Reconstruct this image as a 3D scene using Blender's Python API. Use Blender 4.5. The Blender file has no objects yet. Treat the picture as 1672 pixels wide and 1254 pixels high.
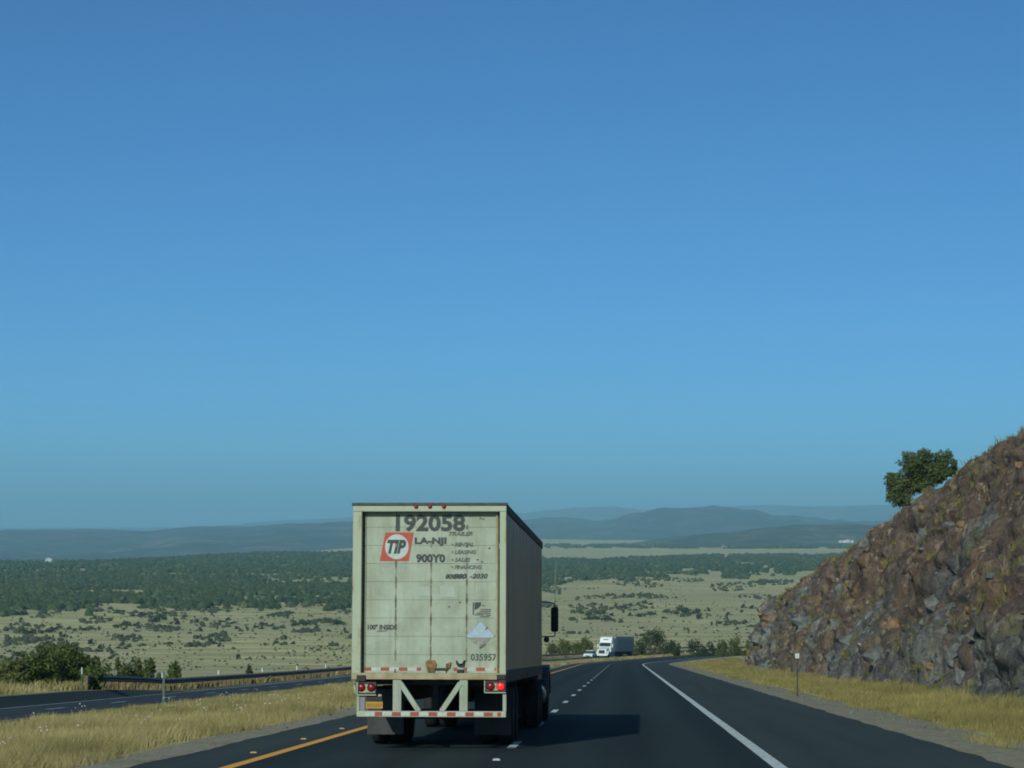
import bpy, math, random
import numpy as np
from mathutils import Vector, Matrix, Euler, noise as mn

random.seed(7); RNG = np.random.default_rng(7)
SC = bpy.context.scene; COL = SC.collection
R = math.radians

# ---------------------------------------------------------------- camera, sky, sun, exposure
F, CX, CY, VPX, HZ = 3950.0, 836.0, 627.0, 1020.0, 865.0      # photograph focal length and geometry in its own pixels
cam = bpy.data.objects.new('camera', bpy.data.cameras.new('camera')); COL.objects.link(cam)
cam.data.sensor_width = 36; cam.data.lens = F / 1672 * 36
cam.data.clip_start = 0.5; cam.data.clip_end = 150000
PITCH, YAW = math.atan((HZ - CY) / F), math.atan((VPX - CX) / F)
cam.rotation_euler = (R(90) + PITCH, 0, YAW)
SC.camera = cam
CAMR = Euler((R(90) + PITCH, 0, YAW)).to_matrix()

SUN_TRAVEL = Vector((0.226, 0.862, -0.455)).normalized()
SUN_EL = math.asin(-SUN_TRAVEL.z)
SUN_AZ = math.atan2(-SUN_TRAVEL.x, -SUN_TRAVEL.y)             # clockwise from +Y
world = bpy.data.worlds.new("World"); SC.world = world; world.use_nodes = True
wn = world.node_tree; wn.nodes.clear()
wo = wn.nodes.new('ShaderNodeOutputWorld'); wb = wn.nodes.new('ShaderNodeBackground')
sk = wn.nodes.new('ShaderNodeTexSky'); sk.sky_type = 'NISHITA'; sk.sun_disc = False
sk.sun_elevation = SUN_EL; sk.sun_rotation = SUN_AZ % (2 * math.pi)
sk.altitude = 0; sk.air_density = 0.5; sk.dust_density = 0.88; sk.ozone_density = 8.0
wb.inputs['Strength'].default_value = 0.1
tint = wn.nodes.new('ShaderNodeMix'); tint.data_type = 'RGBA'; tint.blend_type = 'MULTIPLY'; tint.inputs[0].default_value = 1.0
tint.inputs[7].default_value = (0.69, 1.035, 0.955, 1)         # the greenish cast of the car's glass, over the whole sky alike
wn.links.new(sk.outputs[0], tint.inputs[6]); wn.links.new(tint.outputs[2], wb.inputs[0]); wn.links.new(wb.outputs[0], wo.inputs[0])

sun = bpy.data.objects.new('sun', bpy.data.lights.new('sun', 'SUN')); COL.objects.link(sun)
sun.data.energy = 3.2; sun.data.angle = R(0.5); sun.data.color = (0.98, 0.98, 0.84)
sun.rotation_euler = SUN_TRAVEL.to_track_quat('-Z', 'Y').to_euler()
sun.location = (0, -20, 60)

vs = SC.view_settings; SC.display_settings.display_device = 'sRGB'
vs.view_transform = 'Standard'; vs.look = 'None'; vs.exposure = 0.0; vs.gamma = 1.0; vs.use_curve_mapping = False
SC.render.engine = 'CYCLES'; SC.cycles.use_denoising = True
SC.cycles.max_bounces = 6; SC.cycles.volume_bounces = 1; SC.cycles.filter_width = 1.9
SC.render.film_transparent = False

HAZE_DENSITY = 7.0e-5
HAZE_COLOUR = (0.38, 0.76, 1.0, 1)

# ---------------------------------------------------------------- helpers: pixels, noise, meshes, materials
def ray(px, py):
    return (CAMR @ Vector(((px - CX) / F, -(py - CY) / F, -1.0)))
def at(px, py, Y):
    d = ray(px, py); return d * (Y / d.y)
def sstep(a, b, x):
    t = min(1, max(0, (x - a) / (b - a))); return t * t * (3 - 2 * t)
def lerp(a, b, t): return a + (b - a) * t
def fbm(p, octs=4): return mn.fractal(p, 1.0, 2.0, octs, noise_basis='PERLIN_ORIGINAL')

def tag(o, label=None, cat=None, group=None, kind=None):
    if label: o['label'] = label
    if cat: o['category'] = cat
    if group: o['group'] = group
    if kind: o['kind'] = kind
    return o
def link(name, data, parent=None, loc=None):
    o = bpy.data.objects.new(name, data); COL.objects.link(o)
    if parent is not None: o.parent = parent
    if loc is not None: o.location = loc
    return o
def empty(name, loc, rot=(0, 0, 0)):
    o = link(name, None, None, loc); o.rotation_euler = rot; o.empty_display_size = 0.2; return o
def copy_tree(o, parent=None):
    c = o.copy(); COL.objects.link(c)
    if parent is not None: c.parent = parent
    for ch in list(o.children): copy_tree(ch, c)
    return c

class MB:
    """collects shapes; build() links them as one mesh object"""
    def __init__(s): s.v = []; s.f = []; s.smooth = []
    def add(s, vs_, fs, smooth=False):
        n = len(s.v); s.v += [tuple(v) for v in vs_]; s.f += [tuple(i + n for i in f) for f in fs]; s.smooth += [smooth] * len(fs); return s
    def box(s, x0, x1, y0, y1, z0, z1):
        return s.add([(x0, y0, z0), (x1, y0, z0), (x1, y1, z0), (x0, y1, z0), (x0, y0, z1), (x1, y0, z1), (x1, y1, z1), (x0, y1, z1)],
                     [(0, 3, 2, 1), (4, 5, 6, 7), (0, 1, 5, 4), (1, 2, 6, 5), (2, 3, 7, 6), (3, 0, 4, 7)])
    def prism(s, poly, y0, y1, axis='y'):
        """extrude a polygon of (a, b) along an axis; y: (x,z) poly, x: (y,z) poly, z: (x,y) poly"""
        n = len(poly)
        def P(a, b, c): return {'y': (a, c, b), 'x': (c, a, b), 'z': (a, b, c)}[axis]
        v = [P(a, b, y0) for a, b in poly] + [P(a, b, y1) for a, b in poly]
        f = [tuple(range(n)), tuple(range(2 * n - 1, n - 1, -1))] + [(i, i + n, (i + 1) % n + n, (i + 1) % n) for i in range(n)]
        return s.add(v, f)
    def bar(s, p, q, w, h=None, up=(0, 0, 1)):
        p, q = Vector(p), Vector(q); d = (q - p).normalized(); h = h or w
        a = d.cross(Vector(up)); a = a.normalized() if a.length > 1e-5 else Vector((1, 0, 0)); b = a.cross(d).normalized()
        c = [(-w / 2, -h / 2), (w / 2, -h / 2), (w / 2, h / 2), (-w / 2, h / 2)]
        return s.add([p + a * i + b * j for i, j in c] + [q + a * i + b * j for i, j in c],
                     [(3, 2, 1, 0), (4, 5, 6, 7), (0, 1, 5, 4), (1, 2, 6, 5), (2, 3, 7, 6), (3, 0, 4, 7)])
    def lathe(s, prof, n=24, axis='x', c=(0, 0, 0)):
        """prof: list of (offset along axis, radius)"""
        v = []
        for a, r in prof:
            for k in range(n):
                t = 2 * math.pi * k / n; u, w = r * math.cos(t), r * math.sin(t)
                v.append({'x': (c[0] + a, c[1] + u, c[2] + w), 'y': (c[0] + u, c[1] + a, c[2] + w), 'z': (c[0] + u, c[1] + w, c[2] + a)}[axis])
        f = []
        for i in range(len(prof) - 1):
            for k in range(n):
                f.append((i * n + k, i * n + (k + 1) % n, (i + 1) * n + (k + 1) % n, (i + 1) * n + k))
        f.append(tuple(range(n - 1, -1, -1))); f.append(tuple((len(prof) - 1) * n + k for k in range(n)))
        return s.add(v, f, True)
    def tube(s, pts, r, n=8):
        for p, q in zip(pts, pts[1:]):
            p, q = Vector(p), Vector(q); d = (q - p).normalized()
            a = d.cross(Vector((0.3, 0.2, 0.93))).normalized(); b = a.cross(d)
            r0, r1 = (r, r) if not isinstance(r, tuple) else r
            ring = [(math.cos(2 * math.pi * k / n), math.sin(2 * math.pi * k / n)) for k in range(n)]
            s.add([p + (a * x + b * y) * r0 for x, y in ring] + [q + (a * x + b * y) * r1 for x, y in ring],
                  [(k, (k + 1) % n, n + (k + 1) % n, n + k) for k in range(n)] + [tuple(range(n - 1, -1, -1)), tuple(range(n, 2 * n))], True)
        return s
    def mesh(s, name, m=None):
        me = bpy.data.meshes.new(name); me.from_pydata(s.v, [], s.f)
        me.polygons.foreach_set('use_smooth', s.smooth); me.update()
        if m: me.materials.append(m)
        return me
    def build(s, name, m, parent=None, bevel=0, loc=None):
        o = link(name, s.mesh(name, m), parent, loc)
        if bevel:
            b = o.modifiers.new('bevel', 'BEVEL'); b.width = bevel; b.segments = 2; b.limit_method = 'ANGLE'; b.angle_limit = R(40)
        return o

def np_mesh(name, V, faces, m, attr=None, smooth=False):
    """V (n,3) array; faces (m,k) int array with constant k"""
    me = bpy.data.meshes.new(name); k = faces.shape[1]
    me.vertices.add(len(V)); me.vertices.foreach_set('co', V.astype(np.float32).ravel())
    me.loops.add(faces.size); me.loops.foreach_set('vertex_index', faces.astype(np.int32).ravel())
    me.polygons.add(len(faces)); me.polygons.foreach_set('loop_start', np.arange(0, faces.size, k, dtype=np.int32))
    me.polygons.foreach_set('loop_total', np.full(len(faces), k, dtype=np.int32))
    me.polygons.foreach_set('use_smooth', np.full(len(faces), smooth, dtype=bool))
    if attr is not None:
        a = me.attributes.new('shade', 'FLOAT', 'POINT'); a.data.foreach_set('value', attr.astype(np.float32))
    me.materials.append(m); me.update(calc_edges=True); return me
def grid_faces(nr, nc):
    i = np.arange((nr - 1) * nc).reshape(nr - 1, nc)[:, :-1].ravel()
    return np.stack([i, i + 1, i + nc + 1, i + nc], 1)

class Nodes:
    def __init__(s, name, rough=0.8, metal=0.0, spec=0.35):
        s.m = bpy.data.materials.new(name); s.m.use_nodes = True; s.t = s.m.node_tree
        s.p = s.t.nodes['Principled BSDF']; s.p.inputs['Roughness'].default_value = rough
        s.p.inputs['Metallic'].default_value = metal; s.p.inputs['Specular IOR Level'].default_value = spec
        s.co = s.t.nodes.new('ShaderNodeTexCoord').outputs['Object']
    def n(s, typ, **kw):
        x = s.t.nodes.new(typ)
        for k, v in kw.items(): setattr(x, k, v)
        return x
    def l(s, a, b): s.t.links.new(a, b)
    def mapping(s, scale=(1, 1, 1), rot=(0, 0, 0), co=None):
        x = s.n('ShaderNodeMapping'); x.inputs['Scale'].default_value = scale; x.inputs['Rotation'].default_value = rot
        s.l(co or s.co, x.inputs['Vector']); return x.outputs[0]
    def noise(s, scale, detail=4, rough=0.55, co=None, dist=0):
        x = s.n('ShaderNodeTexNoise'); x.inputs['Scale'].default_value = scale; x.inputs['Detail'].default_value = detail
        x.inputs['Roughness'].default_value = rough; x.inputs['Distortion'].default_value = dist; s.l(co or s.co, x.inputs['Vector']); return x.outputs['Fac']
    def voronoi(s, scale, co=None, feature='F1', out='Distance'):
        x = s.n('ShaderNodeTexVoronoi', feature=feature); x.inputs['Scale'].default_value = scale; s.l(co or s.co, x.inputs['Vector']); return x.outputs[out]
    def ramp(s, fac, stops):
        x = s.n('ShaderNodeValToRGB'); e = x.color_ramp.elements
        while len(e) < len(stops): e.new(0.5)
        for el, (p, c) in zip(e, stops):
            el.position = p; el.color = (c, c, c, 1) if isinstance(c, (int, float)) else (*c, 1)
        s.l(fac, x.inputs[0]); return x.outputs[0]
    def mix(s, fac, a, b, blend='MIX'):
        x = s.n('ShaderNodeMix', data_type='RGBA', blend_type=blend)
        for inp, v in ((0, fac), (6, a), (7, b)):
            if isinstance(v, (int, float)): x.inputs[inp].default_value = v
            elif isinstance(v, tuple): x.inputs[inp].default_value = (*v, 1)
            else: s.l(v, x.inputs[inp])
        return x.outputs[2]
    def attr(s, name): return s.n('ShaderNodeAttribute', attribute_name=name).outputs['Fac']
    def bump(s, h, strength=0.4, dist=0.05):
        x = s.n('ShaderNodeBump'); x.inputs['Strength'].default_value = strength; x.inputs['Distance'].default_value = dist
        s.l(h, x.inputs['Height']); s.l(x.outputs[0], s.p.inputs['Normal']); return s
    def out(s, c):
        if isinstance(c, tuple): s.p.inputs['Base Color'].default_value = (*c, 1)
        else: s.l(c, s.p.inputs['Base Color'])
        return s.m

def plain(name, a, b=None, scale=6, rough=0.7, metal=0, spec=0.35, bump=0):
    N = Nodes(name, rough, metal, spec); b = b or tuple(x * 0.7 for x in a)
    f = N.noise(scale, 5, 0.6)
    if bump: N.bump(f, bump, 0.01)
    return N.out(N.ramp(f, [(0.35, b), (0.62, a)]))

# ---------------------------------------------------------------- materials
def m_asphalt(name, a, b):
    N = Nodes(name, 0.85, 0, 0.12)
    streak = N.noise(1.0, 6, 0.66, N.mapping((1.4, 0.02, 1)))
    grit = N.noise(28, 3, 0.7); blotch = N.noise(0.09, 4, 0.6)
    c = N.ramp(streak, [(0.3, a), (0.7, b)])
    c = N.mix(0.35, c, N.ramp(blotch, [(0.35, a), (0.65, b)]))
    c = N.mix(N.ramp(grit, [(0.45, 0.0), (0.8, 0.35)]), c, tuple(x * 1.9 for x in b))
    wear = N.n('ShaderNodeMath', operation='MULTIPLY_ADD'); N.l(N.attr('shade'), wear.inputs[0]); wear.inputs[1].default_value = 0.35; N.l(streak, wear.inputs[2])
    c = N.mix(N.ramp(wear.outputs[0], [(0.5, 0.0), (0.85, 0.6)]), c, tuple(x * 0.58 for x in a))
    N.bump(grit, 0.25, 0.01); return N.out(c)
M_LANE = m_asphalt('lane_asphalt', (0.023, 0.036, 0.037), (0.030, 0.045, 0.046))
M_SHOULDER = m_asphalt('shoulder_asphalt', (0.044, 0.062, 0.060), (0.058, 0.077, 0.073))
M_FARLANE = m_asphalt('opposite_asphalt', (0.040, 0.054, 0.063), (0.050, 0.066, 0.076))
def m_paint(name, a, b, wear):
    N = Nodes(name, 0.6, 0, 0.3)
    return N.out(N.mix(N.ramp(N.noise(5, 7, 0.8, N.mapping((1, 0.35, 1))), [(wear - 0.06, 0.0), (wear + 0.12, 1.0)]), a, b))
M_WHITELINE = m_paint('white_road_paint', (0.62, 0.68, 0.66), (0.33, 0.37, 0.36), 0.55)
M_FADEDLINE = m_paint('faded_white_road_paint', (0.52, 0.58, 0.60), (0.24, 0.28, 0.29), 0.54)
M_YELLOWLINE = m_paint('yellow_road_paint', (0.86, 0.42, 0.03), (0.62, 0.31, 0.04), 0.62)
M_DULLYELLOW = m_paint('faded_yellow_road_paint', (0.42, 0.22, 0.05), (0.2, 0.14, 0.06), 0.5)

def m_ground():
    N = Nodes('dry_ground', 0.95, 0, 0.1)
    big = N.noise(0.006, 6, 0.6, N.mapping((0.55, 1, 1))); mid = N.noise(0.05, 6, 0.65, N.mapping((0.4, 1.2, 1))); sml = N.noise(0.9, 6, 0.7)
    c = N.ramp(mid, [(0.34, (0.29, 0.285, 0.13)), (0.5, (0.50, 0.475, 0.225)), (0.62, (0.68, 0.61, 0.30))])
    c = N.mix(N.ramp(big, [(0.42, 0.0), (0.6, 0.65)]), c, (0.40, 0.39, 0.225))
    c = N.mix(N.ramp(N.noise(0.03, 7, 0.7, N.mapping((0.5, 1, 1))), [(0.57, 0.0), (0.67, 0.5)]), c, (0.18, 0.19, 0.085))
    c = N.mix(N.ramp(sml, [(0.4, 0.0), (0.7, 0.6)]), c, (0.22, 0.21, 0.10))
    return N.out(c)
M_GROUND = m_ground()
def m_gravel():
    N = Nodes('gravel', 0.95, 0, 0.15)
    v = N.voronoi(16); c = N.ramp(N.noise(7, 5, 0.7), [(0.3, (0.17, 0.16, 0.115)), (0.5, (0.29, 0.275, 0.20)), (0.72, (0.42, 0.39, 0.30))])
    c = N.mix(N.ramp(N.noise(0.8, 4), [(0.5, 0.0), (0.65, 0.5)]), c, (0.19, 0.175, 0.12))
    N.bump(v, 0.7, 0.03); return N.out(c)
M_GRAVEL = m_gravel()
def m_grass(name, stops):
    N = Nodes(name, 0.8, 0, 0.15)
    a = N.attr('shade'); patch = N.noise(0.35, 4, 0.6)
    c = N.ramp(a, stops)
    c = N.mix(N.ramp(patch, [(0.44, 0.0), (0.6, 0.75)]), c, tuple(x * 0.75 for x in stops[1][1]))
    c = N.mix(N.ramp(N.noise(0.12, 3, 0.5), [(0.5, 0.0), (0.66, 0.35)]), c, tuple(min(1, x * 1.25) for x in stops[-2][1]))
    tr = N.n('ShaderNodeBsdfTranslucent'); N.l(c, tr.inputs[0]); mx = N.n('ShaderNodeMixShader'); mx.inputs[0].default_value = 0.3
    N.out(c); N.l(N.p.outputs[0], mx.inputs[1]); N.l(tr.outputs[0], mx.inputs[2])
    N.l(mx.outputs[0], N.t.nodes['Material Output'].inputs['Surface']); return N.m
M_MEDIANGRASS = m_grass('straw_grass', [(0.0, (0.10, 0.115, 0.045)), (0.25, (0.215, 0.20, 0.082)), (0.6, (0.345, 0.295, 0.125)), (0.97, (0.50, 0.42, 0.215)), (1.0, (0.72, 0.68, 0.55))])
M_VERGEGRASS = m_grass('golden_grass', [(0.0, (0.085, 0.105, 0.04)), (0.25, (0.205, 0.19, 0.07)), (0.7, (0.335, 0.285, 0.105)), (1.0, (0.47, 0.39, 0.17))])
M_TUFT = m_grass('green_tuft', [(0.0, (0.07, 0.10, 0.03)), (0.4, (0.16, 0.17, 0.05)), (0.8, (0.28, 0.22, 0.07)), (1.0, (0.38, 0.24, 0.06))])
def m_leaf(name, lo, hi, bright):
    return m_grass(name, [(0.0, lo), (0.5, tuple((x + y) / 2 for x, y in zip(lo, hi))), (0.85, hi), (1.0, bright)])
M_JUNIPER = m_leaf('juniper_leaf', (0.030, 0.050, 0.022), (0.075, 0.105, 0.045), (0.14, 0.16, 0.075))
M_OLIVE = m_leaf('olive_leaf', (0.065, 0.085, 0.030), (0.160, 0.185, 0.062), (0.26, 0.26, 0.11))
M_GREENLEAF = m_leaf('bright_green_leaf', (0.055, 0.085, 0.026), (0.135, 0.190, 0.055), (0.23, 0.27, 0.09))
M_CROWN = m_leaf('crown_leaf', (0.055, 0.080, 0.028), (0.145, 0.185, 0.065), (0.27, 0.30, 0.12))
M_SCRUB = m_leaf('scrub_leaf', (0.055, 0.068, 0.040), (0.095, 0.110, 0.062), (0.14, 0.14, 0.08))
M_WOOD = m_leaf('woodland_leaf', (0.036, 0.062, 0.026), (0.085, 0.122, 0.048), (0.17, 0.185, 0.085))
M_BARK = plain('bark', (0.13, 0.10, 0.075), (0.07, 0.055, 0.04), 18, 0.95, bump=0.6)
def m_hill(name, a, b, c3, s):
    N = Nodes(name, 0.95, 0, 0.1)
    c = N.ramp(N.noise(s, 8, 0.68), [(0.36, a), (0.52, b), (0.68, c3)])
    c = N.mix(N.ramp(N.noise(s * 7, 5, 0.7), [(0.45, 0.0), (0.6, 0.6)]), c, a); return N.out(c)
M_HILLNEAR = m_hill('wooded_hill', (0.032, 0.05, 0.03), (0.085, 0.095, 0.06), (0.25, 0.22, 0.13), 0.007)
M_HILLFAR = m_hill('distant_hill', (0.03, 0.045, 0.032), (0.09, 0.09, 0.07), (0.24, 0.20, 0.14), 0.0026)

def m_rock():
    N = Nodes('cut_rock', 0.92, 0, 0.2)
    lean = N.mapping((1, 0.8, 0.42), (R(22), R(-18), 0))
    big = N.noise(0.10, 5, 0.62, N.mapping((1, 0.7, 0.9))); mid = N.noise(0.75, 8, 0.72, lean, 0.5); fine = N.noise(3.6, 7, 0.78); speck = N.noise(1.9, 6, 0.7, lean)
    brown = N.ramp(mid, [(0.30, (0.040, 0.030, 0.026)), (0.43, (0.125, 0.088, 0.068)), (0.56, (0.195, 0.138, 0.098)), (0.67, (0.40, 0.31, 0.21))])
    grey = N.ramp(mid, [(0.30, (0.034, 0.036, 0.036)), (0.44, (0.108, 0.112, 0.106)), (0.56, (0.18, 0.182, 0.165)), (0.68, (0.37, 0.355, 0.29))])
    sx = N.n('ShaderNodeSeparateXYZ'); N.l(N.co, sx.inputs[0])                       # height above the road picks the bed of rock
    h = N.n('ShaderNodeMath', operation='MULTIPLY_ADD'); N.l(sx.outputs[1], h.inputs[0]); h.inputs[1].default_value = 0.05; N.l(sx.outputs[2], h.inputs[2])
    h2 = N.n('ShaderNodeMath', operation='MULTIPLY_ADD'); N.l(h.outputs[0], h2.inputs[0]); h2.inputs[1].default_value = -0.016; N.l(big, h2.inputs[2])
    c = N.mix(N.ramp(h2.outputs[0], [(0.42, 0.0), (0.49, 1.0)]), brown, grey)
    c = N.mix(N.ramp(N.noise(0.42, 6, 0.7, lean), [(0.54, 0.0), (0.66, 0.75)]), c, (0.29, 0.18, 0.085))
    c = N.mix(N.ramp(speck, [(0.585, 0.0), (0.65, 0.9)]), c, (0.42, 0.37, 0.27))
    c = N.mix(N.ramp(N.noise(0.33, 6, 0.72), [(0.57, 0.0), (0.68, 0.7)]), c, (0.13, 0.135, 0.045))
    c = N.mix(N.ramp(N.noise(0.5, 5, 0.65, N.mapping((1, 1, 0.3), (R(25), R(-20), 0))), [(0.52, 0.0), (0.62, 0.55)]), c, (0.115, 0.085, 0.088))
    c = N.mix(N.ramp(N.noise(2.6, 7, 0.8, N.mapping((1, 0.8, 0.7), (0.4, 0.2, 0))), [(0.55, 0.0), (0.66, 0.55)]), c, (0.33, 0.30, 0.235))
    c = N.mix(N.ramp(fine, [(0.36, 0.85), (0.5, 0.0)]), c, (0.028, 0.025, 0.023))
    N.bump(fine, 1.0, 0.16); return N.out(c)
M_ROCK = m_rock()
def m_stone(name, a, b, d):
    N = Nodes(name, 0.92, 0, 0.2); f = N.noise(1.6, 6, 0.7)
    c = N.ramp(f, [(0.3, d), (0.48, a), (0.68, b)]); N.bump(N.noise(5, 5, 0.7), 0.8, 0.08); return N.out(c)
STONES = [m_stone('grey_stone', (0.13, 0.14, 0.13), (0.22, 0.225, 0.20), (0.05, 0.05, 0.05)),
          m_stone('brown_stone', (0.125, 0.092, 0.07), (0.19, 0.14, 0.10), (0.045, 0.035, 0.03)),
          m_stone('rust_stone', (0.21, 0.135, 0.075), (0.30, 0.20, 0.11), (0.08, 0.05, 0.035)),
          m_stone('pale_stone', (0.34, 0.30, 0.24), (0.50, 0.46, 0.38), (0.14, 0.11, 0.08))]

def m_trailer():
    N = Nodes('weathered_white_paint', 0.55, 0, 0.35)
    f = N.noise(1.9, 7, 0.68); st = N.noise(5.5, 5, 0.65, N.mapping((1, 1, 0.12))); sp = N.noise(22, 4, 0.7)
    c = N.ramp(f, [(0.3, (0.235, 0.275, 0.20)), (0.52, (0.315, 0.37, 0.285)), (0.75, (0.365, 0.44, 0.36))])
    c = N.mix(N.ramp(st, [(0.46, 0.0), (0.72, 0.65)]), c, (0.215, 0.235, 0.165))
    c = N.mix(N.ramp(N.noise(14, 6, 0.7, N.mapping((1, 1, 0.06))), [(0.58, 0.0), (0.72, 0.5)]), c, (0.17, 0.16, 0.10))
    c = N.mix(N.ramp(sp, [(0.68, 0.0), (0.74, 0.6)]), c, (0.20, 0.15, 0.09)); return N.out(c)
M_TRAILER = m_trailer()
def m_rustpaint():
    N = Nodes('rusty_frame_paint', 0.6, 0, 0.3)
    f = N.noise(3.2, 7, 0.72, N.mapping((1, 1, 0.5)))
    c = N.ramp(f, [(0.3, (0.36, 0.43, 0.34)), (0.56, (0.34, 0.38, 0.27)), (0.66, (0.26, 0.20, 0.11)), (0.76, (0.14, 0.085, 0.045))]); return N.out(c)
M_FRAME = m_rustpaint()
M_SILL = plain('dirty_sill_paint', (0.36, 0.34, 0.21), (0.26, 0.20, 0.10), 4, 0.7)
def m_hinge():
    N = Nodes('rusty_hinge_steel', 0.8, 0.0, 0.3)
    f = N.noise(9, 5, 0.75, N.mapping((1, 1, 0.45)))
    return N.out(N.ramp(f, [(0.3, (0.07, 0.06, 0.045)), (0.46, (0.13, 0.115, 0.08)), (0.56, (0.20, 0.20, 0.15)), (0.72, (0.30, 0.35, 0.27))]))
M_HINGE = m_hinge()
def m_side():
    N = Nodes('side_sheet_metal', 0.30, 0.75, 0.5)
    f = N.noise(0.9, 5, 0.6, N.mapping((1, 2.5, 0.5)))
    return N.out(N.ramp(f, [(0.3, (0.46, 0.50, 0.45)), (0.55, (0.62, 0.66, 0.60)), (0.75, (0.70, 0.71, 0.65))]))
M_SIDE = m_side()
M_DARKRIB = plain('rib_metal', (0.26, 0.28, 0.26), (0.15, 0.16, 0.15), 1.5, 0.5, 0.2)
M_DARKSTEEL = plain('dark_steel', (0.035, 0.036, 0.04), (0.018, 0.018, 0.02), 8, 0.6)
M_TOPRAIL = plain('weathered_dark_rail', (0.05, 0.065, 0.06), (0.025, 0.03, 0.03), 7, 0.6)
M_RUST = plain('rust', (0.26, 0.16, 0.06), (0.10, 0.055, 0.025), 20, 0.85, bump=0.4)
M_TYRE = plain('tyre_rubber', (0.022, 0.022, 0.023), (0.012, 0.012, 0.012), 12, 0.85)
M_FLAP = plain('mudflap_rubber', (0.055, 0.06, 0.063), (0.035, 0.04, 0.04), 4, 0.75)
M_RIM = plain('wheel_steel', (0.28, 0.28, 0.27), (0.14, 0.13, 0.12), 9, 0.5, 0.3)
M_REDLENS = plain('red_lens', (0.22, 0.015, 0.02), (0.13, 0.008, 0.012), 30, 0.25)
M_MARKER = plain('red_marker_lens', (0.33, 0.035, 0.03), (0.2, 0.02, 0.02), 40, 0.35)
M_AMBER = plain('amber_lens', (0.6, 0.2, 0.03), (0.4, 0.13, 0.02), 40, 0.3)
N = Nodes('lit_red_lens', 0.25, 0, 0.5); N.p.inputs['Emission Color'].default_value = (1.0, 0.02, 0.015, 1); N.p.inputs['Emission Strength'].default_value = 0.75
M_LITLENS = N.out((0.6, 0.02, 0.02))
M_REDTAPE = plain('red_reflective_tape', (0.36, 0.055, 0.035), (0.22, 0.05, 0.035), 25, 0.5)
M_WHITETAPE = plain('white_reflective_tape', (0.45, 0.50, 0.46), (0.36, 0.38, 0.33), 15, 0.5)
M_PLATE = plain('yellow_plate', (0.45, 0.25, 0.025), (0.34, 0.19, 0.03), 14, 0.6)
M_LETTER = plain('black_vinyl', (0.030, 0.040, 0.042), (0.05, 0.062, 0.06), 40, 0.6)
M_GREYLETTER = plain('faded_vinyl', (0.065, 0.08, 0.075), (0.12, 0.14, 0.12), 40, 0.6)
M_BLUEFADE = plain('faded_blue_vinyl', (0.27, 0.33, 0.34), (0.33, 0.37, 0.34), 30, 0.6)
M_LOGORED = plain('red_vinyl', (0.42, 0.065, 0.035), (0.33, 0.055, 0.035), 10, 0.55)
M_LOGOPALE = plain('pale_vinyl', (0.42, 0.50, 0.48), (0.37, 0.43, 0.39), 10, 0.55)
M_PLACBLUE = plain('pale_blue_placard', (0.33, 0.44, 0.52), (0.28, 0.37, 0.43), 18, 0.5)
M_PLACGREY = plain('grey_placard', (0.26, 0.26, 0.23), (0.16, 0.16, 0.14), 30, 0.5)
M_PLACDARK = plain('dark_placard', (0.07, 0.075, 0.07), (0.12, 0.12, 0.11), 30, 0.5)
M_CABBLUE = plain('blue_cab_paint', (0.055, 0.075, 0.095), (0.04, 0.055, 0.07), 3, 0.3, 0, 0.5)
M_BLACKPLASTIC = plain('black_plastic', (0.014, 0.014, 0.016), (0.009, 0.009, 0.01), 10, 0.55)
M_CHROME = plain('dull_chrome', (0.45, 0.46, 0.47), (0.3, 0.3, 0.31), 10, 0.25, 0.9)
M_WHITECAB = plain('clean_white_paint', (0.72, 0.78, 0.76), (0.62, 0.67, 0.65), 3, 0.3, 0, 0.5)
M_GREYTRAILER = plain('grey_trailer_paint', (0.22, 0.235, 0.25), (0.18, 0.19, 0.205), 2, 0.5)
M_GLASS = plain('dark_window_glass', (0.03, 0.05, 0.055), (0.02, 0.035, 0.04), 4, 0.08, 0, 0.6)
N = Nodes('headlamp_lens', 0.15, 0, 0.6); M_HEADLAMP = N.out((0.7, 0.74, 0.74))
M_GALV = plain('galvanised_steel', (0.085, 0.11, 0.115), (0.055, 0.075, 0.08), 1.2, 0.6, 0.15)
M_POST = plain('weathered_timber', (0.17, 0.12, 0.06), (0.10, 0.07, 0.04), 9, 0.9)
M_MARKPOST = plain('delineator_steel', (0.085, 0.12, 0.105), (0.06, 0.085, 0.075), 6, 0.6)
M_REFLECT = plain('white_reflector', (0.52, 0.56, 0.55), (0.42, 0.46, 0.45), 20, 0.4)
M_RPM = plain('amber_road_marker', (0.55, 0.33, 0.14), (0.35, 0.24, 0.12), 30, 0.5)
M_HOUSE = plain('white_house_wall', (0.52, 0.54, 0.54), (0.45, 0.47, 0.47), 1, 0.8)
M_ROOF = plain('grey_house_roof', (0.5, 0.5, 0.5), (0.4, 0.4, 0.4), 1, 0.8)

# ---------------------------------------------------------------- the lie of the land
def dev(Y):
    if Y <= 350: return 0.0
    if Y <= 750: return 0.5 * 5.7e-5 * (Y - 350) ** 2
    return 0.5 * 5.7e-5 * 400 ** 2 + 0.0228 * (Y - 750)
def zr(Y): return -1.64 - 0.05 * Y + dev(Y)
def shift(Y):
    if Y <= 300: return 0.0
    if Y <= 800: return (Y - 300) ** 2 / 2600
    return 500 ** 2 / 2600 + (Y - 800) * 0.385
def shiftf(Y): return shift(min(Y, 1000)) * (1 - sstep(1000, 2500, Y))
def doff(Y): return 6.6 * sstep(220, 480, Y)              # the carriageways draw together towards the bend
def umap(u, Y):
    if u >= -7.2: return u
    if u <= -17.2: return u + doff(Y)
    return u + doff(Y) * (-7.2 - u) / 10.0
def dL(Y): return lerp(-0.69, 0.05, sstep(190, 440, Y))
def tiltL(Y): return lerp(0.04, 0.0, sstep(150, 420, Y))
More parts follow.
